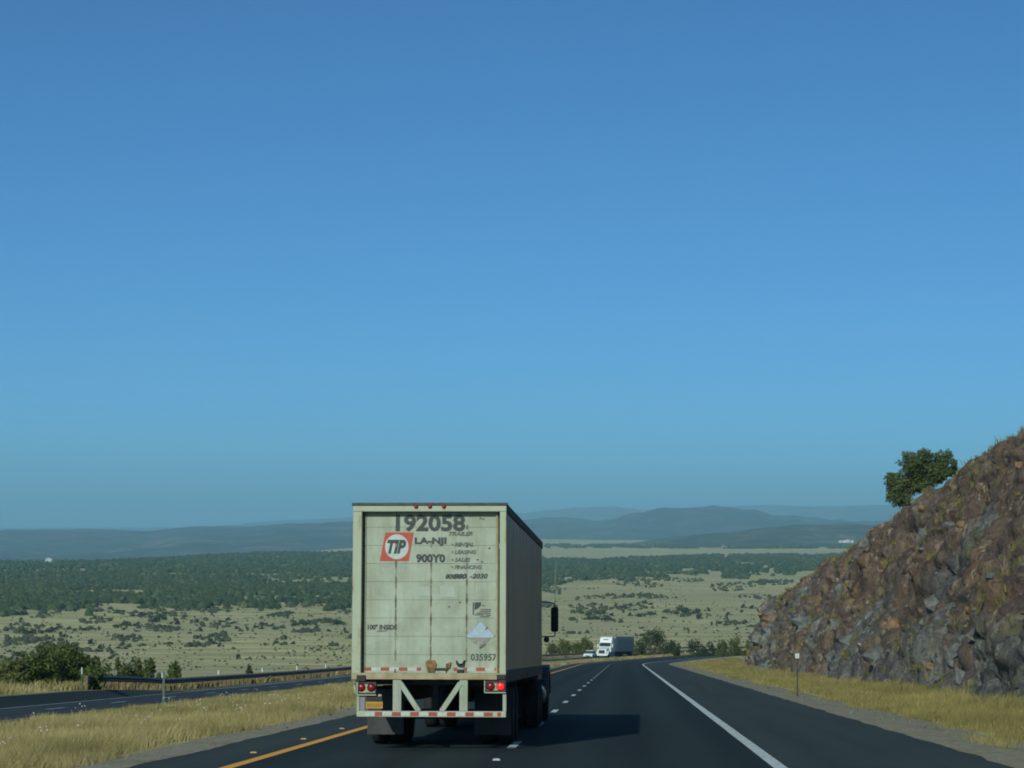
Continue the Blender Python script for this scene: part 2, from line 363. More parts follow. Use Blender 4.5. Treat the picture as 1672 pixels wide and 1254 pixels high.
def zn(x, Y):
    deep = 0.35 + 4.2 * sstep(115, 270, Y)
    z = -1.64 - 0.05 * Y - deep
    k = -45.0
    if Y > 600: z = k + math.log1p(math.exp(min(60, (z - k) / 2.0))) * 2.0
    if Y > 700:
        a = x / Y
        z += 0.9 * fbm(Vector((x * 0.004, Y * 0.004, 0.3)), 3) * sstep(700, 1000, Y)
        left = 1 - sstep(-0.17, -0.07, a)
        d0 = lerp(3150, 4150, sstep(-0.24, -0.14, a))
        z += left * (5.0 * sstep(2600, 3900, Y) * sstep(-0.23, -0.13, a) - 48.0 * sstep(d0, d0 + 1900, Y))
        z += (1 - left) * 4.0 * sstep(2500, 6000, Y)
    return z
def cross(u, Y, x):
    if Y > 900:
        w = sstep(900, 1150, Y)
        return zn(x, Y) if w >= 1 else lerp(cross0(u, Y, x), zn(x, Y), w)
    return cross0(u, Y, x)
def cross0(u, Y, x):
    if u >= -7.2 and u <= 5.8: return zr(Y)
    if u > 5.8:
        if u <= 60 and Y < 345:
            return zr(Y) - (0.12 * sstep(5.8, 7.6, u) + 0.32 * sstep(7.6, 11.0, u))
        g = zr(Y) - 0.12 * sstep(5.8, 7.6, u) - max(0, u - 9) * 0.3
        return max(zn(x, Y), g)
    if u >= -17.2:
        t = (-7.2 - u) / 10.0; e = zr(Y) + dL(Y) + tiltL(Y) * 5.7
        return lerp(zr(Y), e, t) - 0.22 * math.sin(math.pi * t) ** 2
    if u >= -27.2: return zr(Y) + dL(Y) + tiltL(Y) * (u + 22.9)
    e = zr(Y) + dL(Y) + tiltL(Y) * (-4.3)
    g = e + 0.1 * sstep(-27.2, -28.2, u) - max(0, -29.5 - u) * 0.3
    return max(zn(x, Y), g)
def place(u, Y, dz=0.0):
    uu = umap(u, Y); x = uu + shiftf(Y) * math.exp(-abs(uu) / 400)
    return Vector((x, Y, cross(u, Y, x) + dz))
def heading(u, Y, h=1.0): return (place(u, Y + h) - place(u, Y - h)).normalized()

YROWS = np.concatenate([[-300, -180, -100, -50], np.arange(-20, 400, 4.0), np.arange(400, 1000, 12.0), np.geomspace(1000, 30000, 90)])
UCOLS = np.array([-9000, -6500, -4500, -3200, -2300, -1700, -1300, -1000, -800, -640, -520, -430, -360, -300, -250, -210, -175, -145, -120, -100, -84, -70, -58, -49,
                  -43, -38, -34, -31.5, -29.5, -28.4, -27.22, -27.1, -22.9, -17.3, -17.18, -15, -13, -11, -9.5, -8.3, -7.22, -7.1, -4, 0, 4, 5.7, 5.82, 6.6, 7.4, 8.4, 9.6, 11, 13, 16,
                  20, 26, 34, 45, 58, 75, 95, 120, 150, 190, 240, 300, 380, 480, 600, 760, 960, 1200, 1500, 1900, 2500, 3400, 4700, 6500, 9000.0])
def build_ground():
    V = np.zeros((len(YROWS), len(UCOLS), 3))
    for i, Y in enumerate(YROWS):
        for j, u in enumerate(UCOLS):
            p = place(float(u), float(Y))
            if (-27.2 <= u <= -17.2 or -7.2 <= u <= 5.8) and Y < 950: p.z -= 0.10
            V[i, j] = p
    return tag(link('ground', np_mesh('ground', V.reshape(-1, 3), grid_faces(len(YROWS), len(UCOLS)), M_GROUND, smooth=True)), kind='structure')
ground = build_ground()
ZLOW = min(v.co.z for v in ground.data.vertices)

RY = np.concatenate([np.arange(-20, 260, 4.0), np.arange(260, 920, 3.0)])
def strip(name, u0, u1, dz, m, parent=None, rows=RY, n=2, edge=0, wob=0.0, seed=0, tracks=False):
    us = np.linspace(u0, u1, n); V = []; A = []
    for Y in rows:
        w = wob * mn.noise(Vector((seed, Y * 0.35, 1.7))) + wob * 0.6 * mn.noise(Vector((seed, Y * 1.3, 7.7))) if wob else 0
        for k, u in enumerate(us):
            V.append(place(u + (w if k in (0, n - 1) else 0), float(Y), dz if not edge or k != (0 if edge > 0 else n - 1) else 0.005)); A.append(0.5 + 0.5 * math.cos(2 * math.pi * (u - 0.125) / 1.83) if tracks else 0.5)
    return link(name, np_mesh(name, np.array(V), grid_faces(len(rows), n), m, np.array(A), smooth=True), parent)

road = tag(strip('road', -5.6, 2.2, 0.0, M_LANE, n=41, tracks=True), kind='structure')
tag(strip('left_shoulder', -7.2, -5.6, 0.0, M_SHOULDER, n=2), kind='structure')
tag(strip('right_shoulder', 2.2, 5.75, 0.0, M_SHOULDER, n=3), kind='structure')
fine = np.concatenate([np.arange(-20, 120, 0.7), np.arange(120, 500, 2.5)])
tag(strip('right_gravel_verge', 5.56, 7.6, 0.03, M_GRAVEL, n=4, rows=fine, wob=0.10, edge=1, seed=3), kind='structure')
tag(strip('left_gravel_verge', -8.0, -6.98, 0.03, M_GRAVEL, n=3, rows=fine, wob=0.09, edge=-1, seed=9), kind='structure')
strip('yellow_edge_line', -5.69, -5.50, 0.006, M_YELLOWLINE, road, wob=0.008)
strip('white_edge_line', 2.10, 2.30, 0.006, M_WHITELINE, road, wob=0.01)
def dash(u, Yc, ln, w, m, parent):
    V = []
    for Y in (Yc - ln / 2, Yc, Yc + ln / 2):
        V += [place(u - w / 2, Y, 0.006), place(u + w / 2, Y, 0.006)]
    return link('lane_dash', np_mesh('lane_dash', np.array(V), grid_faces(3, 2), m), parent)
for k in range(-4, 40): dash(-1.95, 42.9 + 12.19 * k, 3.05, 0.15, M_WHITELINE, road)
oroad = tag(strip('opposite_road', -26.5, -19.3, 0.0, M_FARLANE, n=25, tracks=True), kind='structure')
tag(strip('opposite_inner_shoulder', -19.3, -17.2, 0.0, M_FARLANE, n=2), kind='structure')
tag(strip('opposite_outer_shoulder', -27.25, -26.5, 0.0, M_SHOULDER, n=2), kind='structure')
strip('faded_white_edge_line', -26.62, -26.30, 0.006, M_FADEDLINE, oroad)
strip('faded_yellow_edge_line', -19.42, -19.27, 0.006, M_DULLYELLOW, oroad)
for k in range(-5, 40): dash(-22.9, 97 + 12.19 * k, 3.05, 0.24, M_FADEDLINE, oroad)

# raised road markers beside the yellow line
mk = MB().prism([(-0.055, 0), (0.055, 0), (0.04, 0.02), (-0.04, 0.02)], -0.05, 0.05).mesh('pavement_marker', M_RPM)
for k in range(3):
    Y = 39.0 + 6.1 * k
    o = link('pavement_marker', mk, None, place(-5.98, Y, 0.004)); o.rotation_euler = (-math.atan(0.05), 0, 0)
    which = ['nearest the camera', 'second from the camera', 'third from the camera'][k]
    tag(o, 'small amber road marker beside the yellow line, ' + which, 'road marker', 'amber raised markers along the yellow line')
o = link('pavement_marker', MB().prism([(-0.06, 0), (0.06, 0), (0.045, 0.022), (-0.045, 0.022)], -0.06, 0.06).mesh('pavement_marker', M_REFLECT), None, place(-1.95, 36.8, 0.004))
tag(o, 'small white raised road marker in the dashed lane line, close to camera', 'road marker')

# ---------------------------------------------------------------- distant hills (each with its own distance and depth)
def hill(name, D, sky, zfoot, front, back, m, amp, seed, kind='structure'):
    px = np.linspace(sky[0][0], sky[-1][0], 260); sy = np.interp(px, [p[0] for p in sky], [p[1] for p in sky])
    rows = np.concatenate([np.linspace(-1, 0, 26), np.linspace(0.12, 1, 8)]); V = np.zeros((len(rows), len(px), 3))
    for j, (x, y) in enumerate(zip(px, sy)):
        d = ray(x, y); d /= d.y
        for i, r in enumerate(rows):
            Y = D + (r * front if r < 0 else r * back)
            top = d.z * D
            if r <= 0:
                t = r + 1; gully = fbm(Vector((d.x * D * 0.0016 + seed, r * 2.0, seed)), 5)
                h = lerp(zfoot, top, sstep(0, 1, t) * 0.55 + t * 0.45) + amp * gully * math.sin(math.pi * t) + amp * 0.12 * fbm(Vector((d.x * D * 0.012, seed, r * 6)), 4) * t
            else:
                h = lerp(top, zfoot, r ** 1.6)
            V[i, j] = (d.x * Y, Y, h)
    o = link(name, np_mesh(name, V.reshape(-1, 3), grid_faces(len(rows), len(px)), m, smooth=True))
    return tag(o, kind=kind)
hill('far_mesa', 23500, [(-180, 862), (250, 862), (385, 857), (410, 853), (480, 849), (570, 845), (700, 843), (850, 838), (885, 834), (950, 828), (1000, 827), (1055, 833), (1100, 833), (1180, 827),
     (1250, 825), (1330, 827), (1460, 824), (1600, 822), (2050, 828)], -80, 5500, 4500, M_HILLFAR, 80, 3.1)
hill('middle_mesa', 13500, [(480, 900), (700, 858), (850, 850), (880, 846), (935, 845), (975, 851), (1030, 843), (1068, 834), (1090, 832), (1110, 834), (1170, 832), (1235, 833), (1262, 842), (1300, 841), (1350, 848),
     (1420, 851), (1500, 856), (1700, 862), (2300, 866)], -60, 4200, 3000, M_HILLFAR, 62, 8.4)
hill('long_ridge', 11500, [(-800, 860), (-200, 866), (0, 866), (60, 864), (100, 864.5), (150, 864), (195, 866), (250, 866.5), (300, 861), (330, 860), (380, 860.5), (440, 857), (520, 854), (575, 851), (640, 852), (720, 862),
     (820, 872), (900, 878)], -85, 4600, 3000, M_HILLFAR, 48, 5.7)
hill('near_wooded_hill', 7000, [(880, 910), (980, 897), (1060, 882), (1130, 873), (1200, 868), (1260, 860), (1290, 857), (1340, 856), (1400, 856), (1450, 859), (1550, 868), (1800, 885), (1990, 892)],
     -52, 900, 1300, M_HILLNEAR, 20, 1.9)
# ---------------------------------------------------------------- the rock cut beside the road
HP = ([10, 100, 120, 130, 145, 158, 177, 197, 246, 270, 282, 290, 296], [13.4, 13.5, 13.4, 13.4, 13.6, 13.1, 11.6, 11.3, 10.4, 9.8, 9.2, 8.3, 7.4])
path = []
for Y in np.concatenate([np.arange(8, 84, 1.6), np.arange(84, 296, 0.55)]): path.append((13.2 + shift(Y) + 1.4 * sstep(225, 285, Y) + 0.5 * mn.noise(Vector((Y * 0.06, 3, 0))), Y, (-1.0, 0.0), float(np.interp(Y, *HP))))
cx0, R0 = path[-1][0] + 11, 11.0
for k in range(1, 26):
    a = math.pi - (math.pi / 2) * k / 25; path.append((cx0 + R0 * math.cos(a), 296 + R0 * math.sin(a), (math.cos(a), math.sin(a)), 7.3 - 3.6 * k / 25))
for k in range(1, 30): path.append((cx0 + 1.6 * k, 296 + R0, (0.0, 1.0), max(0.5, 3.7 - 0.12 * k)))
NT, NB = 96, 12
HILLP = np.zeros((len(path), NT + NB, 3)); HILLN = np.zeros((len(path), 3))
for i, (bx, by, (nx, ny), H) in enumerate(path):
    zb = zr(min(by, 330)) - 0.45
    HILLN[i] = (nx, ny, 0.5)
    SB = 0.6 if abs(nx + 1) < 1e-6 and by < 270 else lerp(0.6, 0.32, sstep(270, 300, by)); Hl = H + 0.45 + 0.35 * fbm(Vector((bx * 0.1, by * 0.16, 9)), 4)
    for j in range(NT + NB):
        if j < NT:
            t = j / (NT - 1); zz = Hl * t
            back = SB * Hl * (0.85 * t + 0.15 * t * t) - 0.35 * math.sin(t * math.pi)
            q = Vector((bx - nx * back, by - ny * back, zb + zz))
            q2 = Vector((q.x, q.y * 0.75 + q.z * 0.45, q.z * 0.8 - q.y * 0.25))
            a = 1.35 * fbm(q2 * 0.13, 3) + 0.55 * fbm(q2 * 0.42 + Vector((5, 0, 0)), 5) + 0.16 * abs(fbm(q2 * 1.9, 3))
            rg = mn.ridged_multi_fractal(Vector((q2.x, q2.y * 0.42, q2.z * 1.0)) * 0.36, 0.9, 2.1, 5, 1.0, 2.0)
            d2 = mn.voronoi(q2 * 0.45 + Vector((4, 4, 4)) + Vector((0.4 * mn.noise(q * 0.9), 0.4 * mn.noise(q * 0.9 + Vector((9, 9, 9))), 0)))[0]
            d3 = mn.voronoi(q2 * 1.6)[0]
            blocky = 0.55 * min(0.45, d2[1] - d2[0]) - 0.38 * max(0, 0.10 - (d2[1] - d2[0])) / 0.10 + 0.07 * min(0.4, d3[1] - d3[0]) + 0.34 * (rg - 1.2)
            amp = 1.0 if t < 0.93 else lerp(1.0, 0.35, (t - 0.93) / 0.07)
            o = (a + blocky - 0.25) * amp * min(1, 0.35 + t * 6)
            HILLP[i, j] = (q.x + nx * o, q.y + ny * o, q.z + 0.35 * o + 0.14 * fbm(q * 1.9, 3))
        else:
            r = (j - NT + 1) / NB; b0 = SB * Hl + 42 * r ** 1.5
            top = Hl + 0.25 * math.sin(min(1, r * 2) * math.pi) - (Hl + 2.0) * sstep(0.25, 1, r)
            q = Vector((bx - nx * b0, by - ny * b0, 0))
            HILLP[i, j] = (q.x, q.y, zb + top + 0.22 * fbm(q * 0.3, 4))
hillside = tag(link('rocky_hillside', np_mesh('rocky_hillside', HILLP.reshape(-1, 3), grid_faces(len(path), NT + NB)[:, ::-1], M_ROCK, smooth=True)), kind='structure')

def stone_mesh(seed, m):
    import bmesh
    bm = bmesh.new(); bmesh.ops.create_icosphere(bm, subdivisions=1, radius=1.0)
    for v in bm.verts:
        n = v.co.normalized(); k = 0.72 + 0.55 * mn.noise(n * 1.3 + Vector((seed * 3.1, 0, 0))) + 0.25 * mn.noise(n * 3 + Vector((seed, 5, 0)))
        v.co = Vector((n.x * k, n.y * k, n.z * k))
    for ax in range(4):
        d = Vector((random.gauss(0, 1), random.gauss(0, 1), random.gauss(0, 1))).normalized(); lim = random.uniform(0.45, 0.62)
        for v in bm.verts:
            e = v.co.dot(d)
            if e > lim: v.co -= d * (e - lim)
    me = bpy.data.meshes.new('rock'); bm.to_mesh(me); bm.free(); me.materials.append(m); return me
SM = [[stone_mesh(k * 7 + q, STONES[q]) for k in range(4)] for q in range(4)]
def wall_pick(lo=0.02, hi=0.92, ymin=88, ymax=300):
    """a point on the face; nearer stretches are drawn more often"""
    while True:
        i = random.randrange(0, len(path) - 40); Y = path[i][1]
        if Y < ymin or Y > ymax or random.random() > 110.0 / max(Y, 1) : continue
        return i, int(lerp(lo, hi, random.random()) * (NT - 1))
for k in range(270):
    i, j = wall_pick(hi=0.9 if k % 3 else 0.4); p = Vector(HILLP[i, j]); Y = p.y
    low = j / NT < 0.45
    zone = fbm(p * 0.09, 3)
    q = 0 if (zone > -0.02 and low) else random.choices([1, 2, 3, 0], [5, 3, 1.2, 2])[0]
    s = (0.13 + 0.16 * random.random() + 0.75 * random.random() ** 7) * (1.35 if q == 0 else 1.0) * (0.6 if q == 3 else 1) * (Y / 130) ** 0.35
    o = link('rock', random.choice(SM[q]), hillside, p + Vector((-0.05 * s, 0, 0.1 * s)))
    o.scale = (s * random.uniform(0.7, 1.1), s * random.uniform(0.9, 1.7), s * random.uniform(0.65, 1.1))
    o.rotation_euler = (random.uniform(-0.5, 0.5), random.uniform(-0.6, 0.6), random.uniform(0, 6.3))

# ---------------------------------------------------------------- grass as real blades
def blades(name, P, H, nb, m, width=0.012, spread=0.10, leaning=0.45, wind=(0.1, 0.0), flower=0.0):
    """P (n,3) clump positions, H (n,) clump heights, nb blades for each clump"""
    n = len(P); P = np.repeat(P, nb, 0); H = np.repeat(H, nb) * RNG.uniform(0.45, 1.1, n * nb); N_ = n * nb
    a = RNG.uniform(0, 2 * np.pi, N_); rr = np.abs(RNG.normal(0, spread, N_)); dirv = np.stack([np.cos(a), np.sin(a), np.zeros(N_)], 1)
    base = P + dirv * rr[:, None]
    face = RNG.uniform(0, 2 * np.pi, N_); side = np.stack([np.cos(face), np.sin(face), np.zeros(N_)], 1)
    side[:, 1] *= 0.35; w = width * RNG.uniform(0.6, 1.5, N_) * np.maximum(1.0, P[:, 1] / 45.0)
    ln = dirv * (leaning * H * RNG.uniform(0.2, 1.2, N_))[:, None] + np.array([wind[0], wind[1], 0]) * H[:, None]
    up = np.array([0, 0, 1.0])
    mid = base + ln * 0.32 + up * (H * 0.6)[:, None]; tip = base + ln + up * H[:, None]
    sw = side * w[:, None]
    V = np.stack([base - sw, base + sw, mid + sw * 0.75, mid - sw * 0.75, tip + sw * 0.12], 1)
    idx = np.arange(N_)[:, None] * 5
    tri = np.concatenate([idx + [[0, 1, 2]], idx + [[0, 2, 3]], idx + [[3, 2, 4]]], 0)
    sh = np.clip(np.repeat(RNG.uniform(0, 1, n), nb) * 0.45 + RNG.uniform(0, 0.55, N_), 0, 0.97)
    if flower: sh[RNG.uniform(0, 1, N_) < flower] = 1.0
    return link(name, np_mesh(name, V.reshape(-1, 3), tri, m, np.repeat(sh, 5)))
def scatter(u0, u1, Y0, Y1, n, f=None):
    out = []
    lo, hi = math.log(Y0), math.log(Y1)
    while len(out) < n:
        Y = math.exp(random.uniform(lo, hi)); u = random.uniform(u0, u1)
        if f is None or f(u, Y): out.append((u, Y))
    return out
pts = scatter(-17.0, -7.75, 29, 420, 20000, lambda u, Y: mn.noise(Vector((u * 0.45, Y * 0.25, 0))) > -0.34 + 0.35 * (u > -8.4))
P = np.array([place(u, Y, -0.02) for u, Y in pts])
Hs = np.array([(0.36 + 0.20 * mn.noise(Vector((u * 0.5, Y * 0.3, 4)))) * (0.75 if u > -8.6 else 1) * (0.75 if u < -15.5 else 1) for u, Y in pts])
tag(blades('median_grass', P, Hs, 12, M_MEDIANGRASS, 0.0055, 0.15, 0.55, (0.12, 0.05), 0.0), kind='stuff')
pts = scatter(-16.8, -9, 31, 110, 55, lambda u, Y: mn.noise(Vector((u * 0.4, Y * 0.2, 8))) > 0.05)
V = []; Fc = []
for u, Y in pts:
    p = place(u, Y, random.uniform(0.28, 0.5))
    for _ in range(random.randint(1, 4)):
        c = p + Vector((random.gauss(0, 0.09), random.gauss(0, 0.1), random.gauss(0, 0.05))); s = random.uniform(0.012, 0.028); n = len(V)
        V += [c + Vector((s, 0, 0)), c + Vector((-s, 0, 0)), c + Vector((0, s, 0)), c + Vector((0, -s, 0)), c + Vector((0, 0, s)), c + Vector((0, 0, -s))]
        Fc += [(n + a, n + b, n + cc) for a, b, cc in ((0, 2, 4), (2, 1, 4), (1, 3, 4), (3, 0, 4), (2, 0, 5), (1, 2, 5), (3, 1, 5), (0, 3, 5))]
tag(link('seed_heads', np_mesh('seed_heads', np.array(V), np.array(Fc), plain('white_seed_head', (0.62, 0.62, 0.54), (0.5, 0.5, 0.42), 30, 0.9))), kind='stuff')
pts = scatter(6.5, 14.5, 34, 480, 17500, lambda u, Y: mn.noise(Vector((u * 0.7, Y * 0.22, 11))) > -0.28 + 0.75 * max(0, 8.4 - u) / 1.6 - 0.1 * (u > 10))
P = np.array([place(u, Y, -0.02) for u, Y in pts])
Hs = np.array([(0.46 + 0.3 * mn.noise(Vector((u * 0.5, Y * 0.2, 14)))) * (0.42 + 0.58 * sstep(7.0, 10, u)) * (1 + 0.3 * sstep(10, 13, u)) for u, Y in pts])
tag(blades('verge_grass', P, Hs, 11, M_VERGEGRASS, 0.0065, 0.18, 0.5, (0.08, 0.05)), kind='stuff')
pts = scatter(-33, -27.9, 60, 520, 5200)
P = np.array([place(u, Y, -0.02) for u, Y in pts]); Hs = np.array([random.uniform(0.25, 0.6) for _ in pts])
tag(blades('embankment_grass', P, Hs, 9, M_MEDIANGRASS, 0.011, 0.2, 0.5), kind='stuff')
pts = scatter(-16.5, -11.5, 400, 640, 900)
P = np.array([place(u + 2, Y, -0.02) for u, Y in pts]); Hs = np.array([random.uniform(0.35, 0.7) for _ in pts])
tag(blades('bend_grass', P, Hs, 8, M_MEDIANGRASS, 0.012, 0.3, 0.5), kind='stuff')
P = []; Hs = []
while len(P) < 900:
    i, j = wall_pick(0.03, 1.0, 85, 312); p = HILLP[i, j]
    if mn.noise(Vector(p) * 0.25 + Vector((3, 3, 3))) > 0.12: P.append(p); Hs.append(random.uniform(0.2, 0.55))
for _ in range(420):
    i = random.randrange(60, len(path) - 30); j = NT + random.randrange(-4, 3); P.append(HILLP[i, j]); Hs.append(random.uniform(0.2, 0.5))
tag(blades('hillside_grass', np.array(P) - np.array([0, 0, 0.05]), np.array(Hs), 12, M_TUFT, 0.008, 0.16, 0.6), kind='stuff')
# loose stones along the gravel verge
V = []; Fc = []
for k in range(420):
    Y = math.exp(random.uniform(math.log(48), math.log(300))); u = random.gauss(6.9, 0.55) if k % 4 else random.gauss(-7.5, 0.2)
    if -7.1 < u < 5.9: continue
    c = place(u, Y, 0.02); s = abs(random.gauss(0.028, 0.022)) + 0.015; n = len(V)
    for d in ((1, 0, 0), (-1, 0, 0), (0, 1, 0), (0, -1, 0), (0, 0, 1), (0, 0, -0.6)):
        V.append(c + Vector(d) * s * random.uniform(0.7, 1.3))
    Fc += [(n + a, n + b, n + cc) for a, b, cc in ((0, 2, 4), (2, 1, 4), (1, 3, 4), (3, 0, 4), (2, 0, 5), (1, 2, 5), (3, 1, 5), (0, 3, 5))]
tag(link('verge_stones', np_mesh('verge_stones', np.array(V), np.array(Fc), STONES[0])), kind='stuff')

# ---------------------------------------------------------------- trees and shrubs
def leaf_mesh(name, blobs, n, size, m, seed, up=0.25):
    """leaf-sized quads spread through the volume of blobs (centre, radii)"""
    g = np.random.default_rng(seed); vol = np.array([r[0] * r[1] * r[2] for _, r in blobs]) ** 0.75; pr = vol / vol.sum()
    b = g.choice(len(blobs), n, p=pr); C = np.array([c for c, _ in blobs])[b]; Rr = np.array([r for _, r in blobs])[b]
    d = g.normal(0, 1, (n, 3)); d /= np.linalg.norm(d, axis=1)[:, None]
    rad = g.uniform(0, 1, n) ** 0.42
    lump = 0.82 + 0.3 * np.sin(d[:, 0] * 5 + b * 1.7) * np.cos(d[:, 2] * 6 + b) 
    c = C + d * Rr * (rad * lump)[:, None]
    nrm = d * 0.8 + g.normal(0, 0.8, (n, 3)); nrm[:, 2] += up; nrm /= np.linalg.norm(nrm, axis=1)[:, None]
    t = np.cross(nrm, g.normal(0, 1, (n, 3))); t /= np.linalg.norm(t, axis=1)[:, None]; s_ = np.cross(nrm, t)
    sz = size * g.uniform(0.5, 1.4, n)[:, None]
    V = np.stack([c - t * sz, c - s_ * sz * 0.5, c + t * sz, c + s_ * sz * 0.5], 1).reshape(-1, 3)
    Fq = np.arange(4 * n).reshape(n, 4)
    sh = np.clip(0.5 * g.uniform(0, 1, n) + 0.5 * g.uniform(0, 1, len(blobs))[b], 0, 1)
    return np_mesh(name, V, Fq, m, np.repeat(sh, 4))
def blobset(w, d, h, n, seed, base=0.15, r=0.40):
    g = random.Random(seed); out = []
    for k in range(n):
        a = g.uniform(0, 6.28); q = g.uniform(0.15, 0.72); z = g.uniform(base, 0.85)
        q *= math.sin(math.pi * min(1, 0.18 + z * 0.8)) + 0.12; rr = r * g.uniform(0.6, 1.15)
        out.append(((w * q * math.cos(a), d * q * math.sin(a), h * z), (w * rr, d * rr, h * rr * 0.75)))
    return out
def woody(name, loc, w, h, nblob, nleaf, size, m, seed, label, cat, group=None, blobs=None, base=0.12, trunk_h=0.5):
    t = tag(empty(name, loc), label, cat, group)
    g = random.Random(seed); bl = blobs or blobset(w / 2, w / 2, h, nblob, seed, base)
    mb = MB(); r = 0.03 * h
    mb.tube([(0, 0, -0.4), (0.05 * w, 0, h * trunk_h * 0.5)], (r * 1.4, r)); mb.tube([(0.05 * w, 0, h * trunk_h * 0.5), (0, 0.03 * w, h * trunk_h)], (r, r * 0.7))
    for c, rr in bl[:9]: mb.tube([(0.03 * w, 0, h * trunk_h * g.uniform(0.35, 0.9)), c], (r * 0.5, r * 0.15), 6)
    mb.build('trunk', M_BARK, t)
    link('crown', leaf_mesh('crown', bl, nleaf, size, m, seed), t)
    return t
# the juniper on the skyline of the rock cut
Yt = 184.0
ti = min(range(len(path)), key=lambda i: abs(path[i][1] - Yt)); tp = HILLP[ti, NT]
S = Yt / F
def tb(px, py, rx, rz, dy=0.0): return ((((px - 1476) * S), dy, (834 - py) * S), (rx * S, max(rx, rz) * S, rz * S))
TREEX = at(1476, 834, Yt)
tb_list = [tb(1470, 788, 24, 24), tb(1460, 800, 14, 22, 0.5), tb(1490, 760, 27, 22, -0.4), tb(1515, 755, 24, 22, 0.5), tb(1540, 752, 17, 18, -0.3), tb(1500, 782, 30, 24, 0.8), tb(1530, 772, 26, 20, -0.6),
           tb(1558, 768, 11, 11, 0.6), tb(1478, 815, 14, 14, -0.5), tb(1454, 782, 10, 14, 0.2), tb(1508, 740, 14, 8), tb(1550, 742, 8, 10, 0.3), tb(1485, 745, 13, 9, 0.5), tb(1500, 796, 22, 14, -0.8), tb(1524, 785, 20, 13, -0.5), tb(1546, 772, 16, 12, 0.2), tb(1482, 802, 18, 18, 0.6), tb(1464, 814, 14, 16, -0.4), tb(1476, 822, 13, 10, 0.3), tb(1452, 812, 8, 10, -0.3), tb(1556, 757, 9, 10, -0.2)]
woody('juniper_tree', TREEX, 5.0, 4.4, 0, 17000, 0.10, M_CROWN, 5, 'rounded green juniper tree on the skyline of the rocky cut', 'tree', None, tb_list, trunk_h=0.6)
# bushes along the left road edge, before and behind the guardrail
def near_bush(px, Y, w, h, m, seed, label, group, sink=0.1, u=None):
    x = (px - VPX) / F * Y; p = None
    uu = x - shiftf(Y); uu = uu - doff(Y) if uu < -7.2 else uu
    p = place(uu, Y, -sink)
    return woody('roadside_shrub' if h < 3.4 else 'roadside_tree', p, w, h, 16, int(1500 + 420 * w * h / 2), 0.075 + Y * 0.00022, m, seed, label, 'shrub' if h < 3.4 else 'tree', group)
gl = 'roadside bushes along the opposite carriageway'
near_bush(12, 122, 2.6, 1.7, M_OLIVE, 1, 'low dark olive bush at the left edge beside the opposite road', gl)
near_bush(42, 132, 2.4, 1.6, M_SCRUB, 2, 'greyish low bush between the left edge bush and the tall green bushes', gl)
near_bush(66, 128, 3.0, 2.4, M_GREENLEAF, 3, 'middle-sized green bush on the left flank of the tall bushes', gl)
near_bush(86, 136, 3.6, 2.8, M_OLIVE, 4, 'tallest olive green bush of the roadside clump before the guardrail', gl)
near_bush(112, 131, 3.0, 2.3, M_GREENLEAF, 5, 'bright green bush in the middle of the clump before the guardrail', gl)
near_bush(134, 134, 2.8, 2.2, M_OLIVE, 6, 'round olive bush just left of the guardrail end', gl)
near_bush(150, 126, 1.6, 1.5, M_GREENLEAF, 7, 'small upright green bush touching the guardrail end', gl)
near_bush(185, 150, 2.2, 3.0, M_GREENLEAF, 8, 'green bush showing above the first metres of guardrail', gl, 0.9)
near_bush(214, 152, 2.4, 3.2, M_OLIVE, 9, 'tall olive bush behind the guardrail near the thin roadside post', gl, 0.9)
near_bush(238, 156, 2.2, 3.1, M_GREENLEAF, 10, 'leaning green bush behind the guardrail close to the thin roadside post', gl, 0.9)
near_bush(281, 160, 1.2, 2.6, M_GREENLEAF, 11, 'slim bush just right of the thin roadside post, behind the guardrail', gl, 0.9)
near_bush(408, 190, 1.2, 2.3, M_SCRUB, 12, 'small scrubby bush poking over the middle of the guardrail', gl, 0.9)
gb = 'trees and bushes behind the guardrail at the bend'
def bend_bush(px, pytop, w, m, seed, label, Y=520):
    q = at(px, 1070, Y); top = at(px, pytop, Y).z
    ground_z = min(zn(q.x, Y) + 3.5, at(px, 1069, Y).z - 0.3); h = top - ground_z
    woody('roadside_tree' if h > 3.4 else 'roadside_shrub', Vector((q.x, Y, ground_z)), w, h, 26, 5200, 0.17, m, seed, label, 'tree' if h > 3.4 else 'shrub', gb, base=0.02, trunk_h=0.35)
bend_bush(902, 1052, 4, M_OLIVE, 21, 'low olive bush behind the tractor mirror of the near truck')
bend_bush(921, 1046, 5, M_OLIVE, 22, 'olive bush at the bend, midway between mirror and white truck')
bend_bush(940, 1049, 4, M_GREENLEAF, 23, 'green bush at the bend, second left of the oncoming white truck')
bend_bush(959, 1041, 5, M_OLIVE, 24, 'bush directly left of the oncoming white truck cab')
bend_bush(1041, 1044, 5.5, M_OLIVE, 25, 'broad low tree directly right of the grey oncoming trailer')
bend_bush(1066, 1024, 8.5, M_JUNIPER, 26, 'tallest round tree at the bend, right of the oncoming truck')
bend_bush(1098, 1047, 4, M_JUNIPER, 27, 'small dark bush between the tallest round tree and the next one')
bend_bush(1145, 1034, 6.6, M_JUNIPER, 28, 'round dark tree at the bend, second tallest there')
bend_bush(1178, 1047, 4, M_OLIVE, 29, 'low bush right of the second tallest tree at the bend')
bend_bush(1200, 1041, 5, M_OLIVE, 30, 'bush at the bend just left of the rock cut')
bend_bush(1226, 1046, 4, M_OLIVE, 31, 'bush at the bend partly hidden by the rock cut')

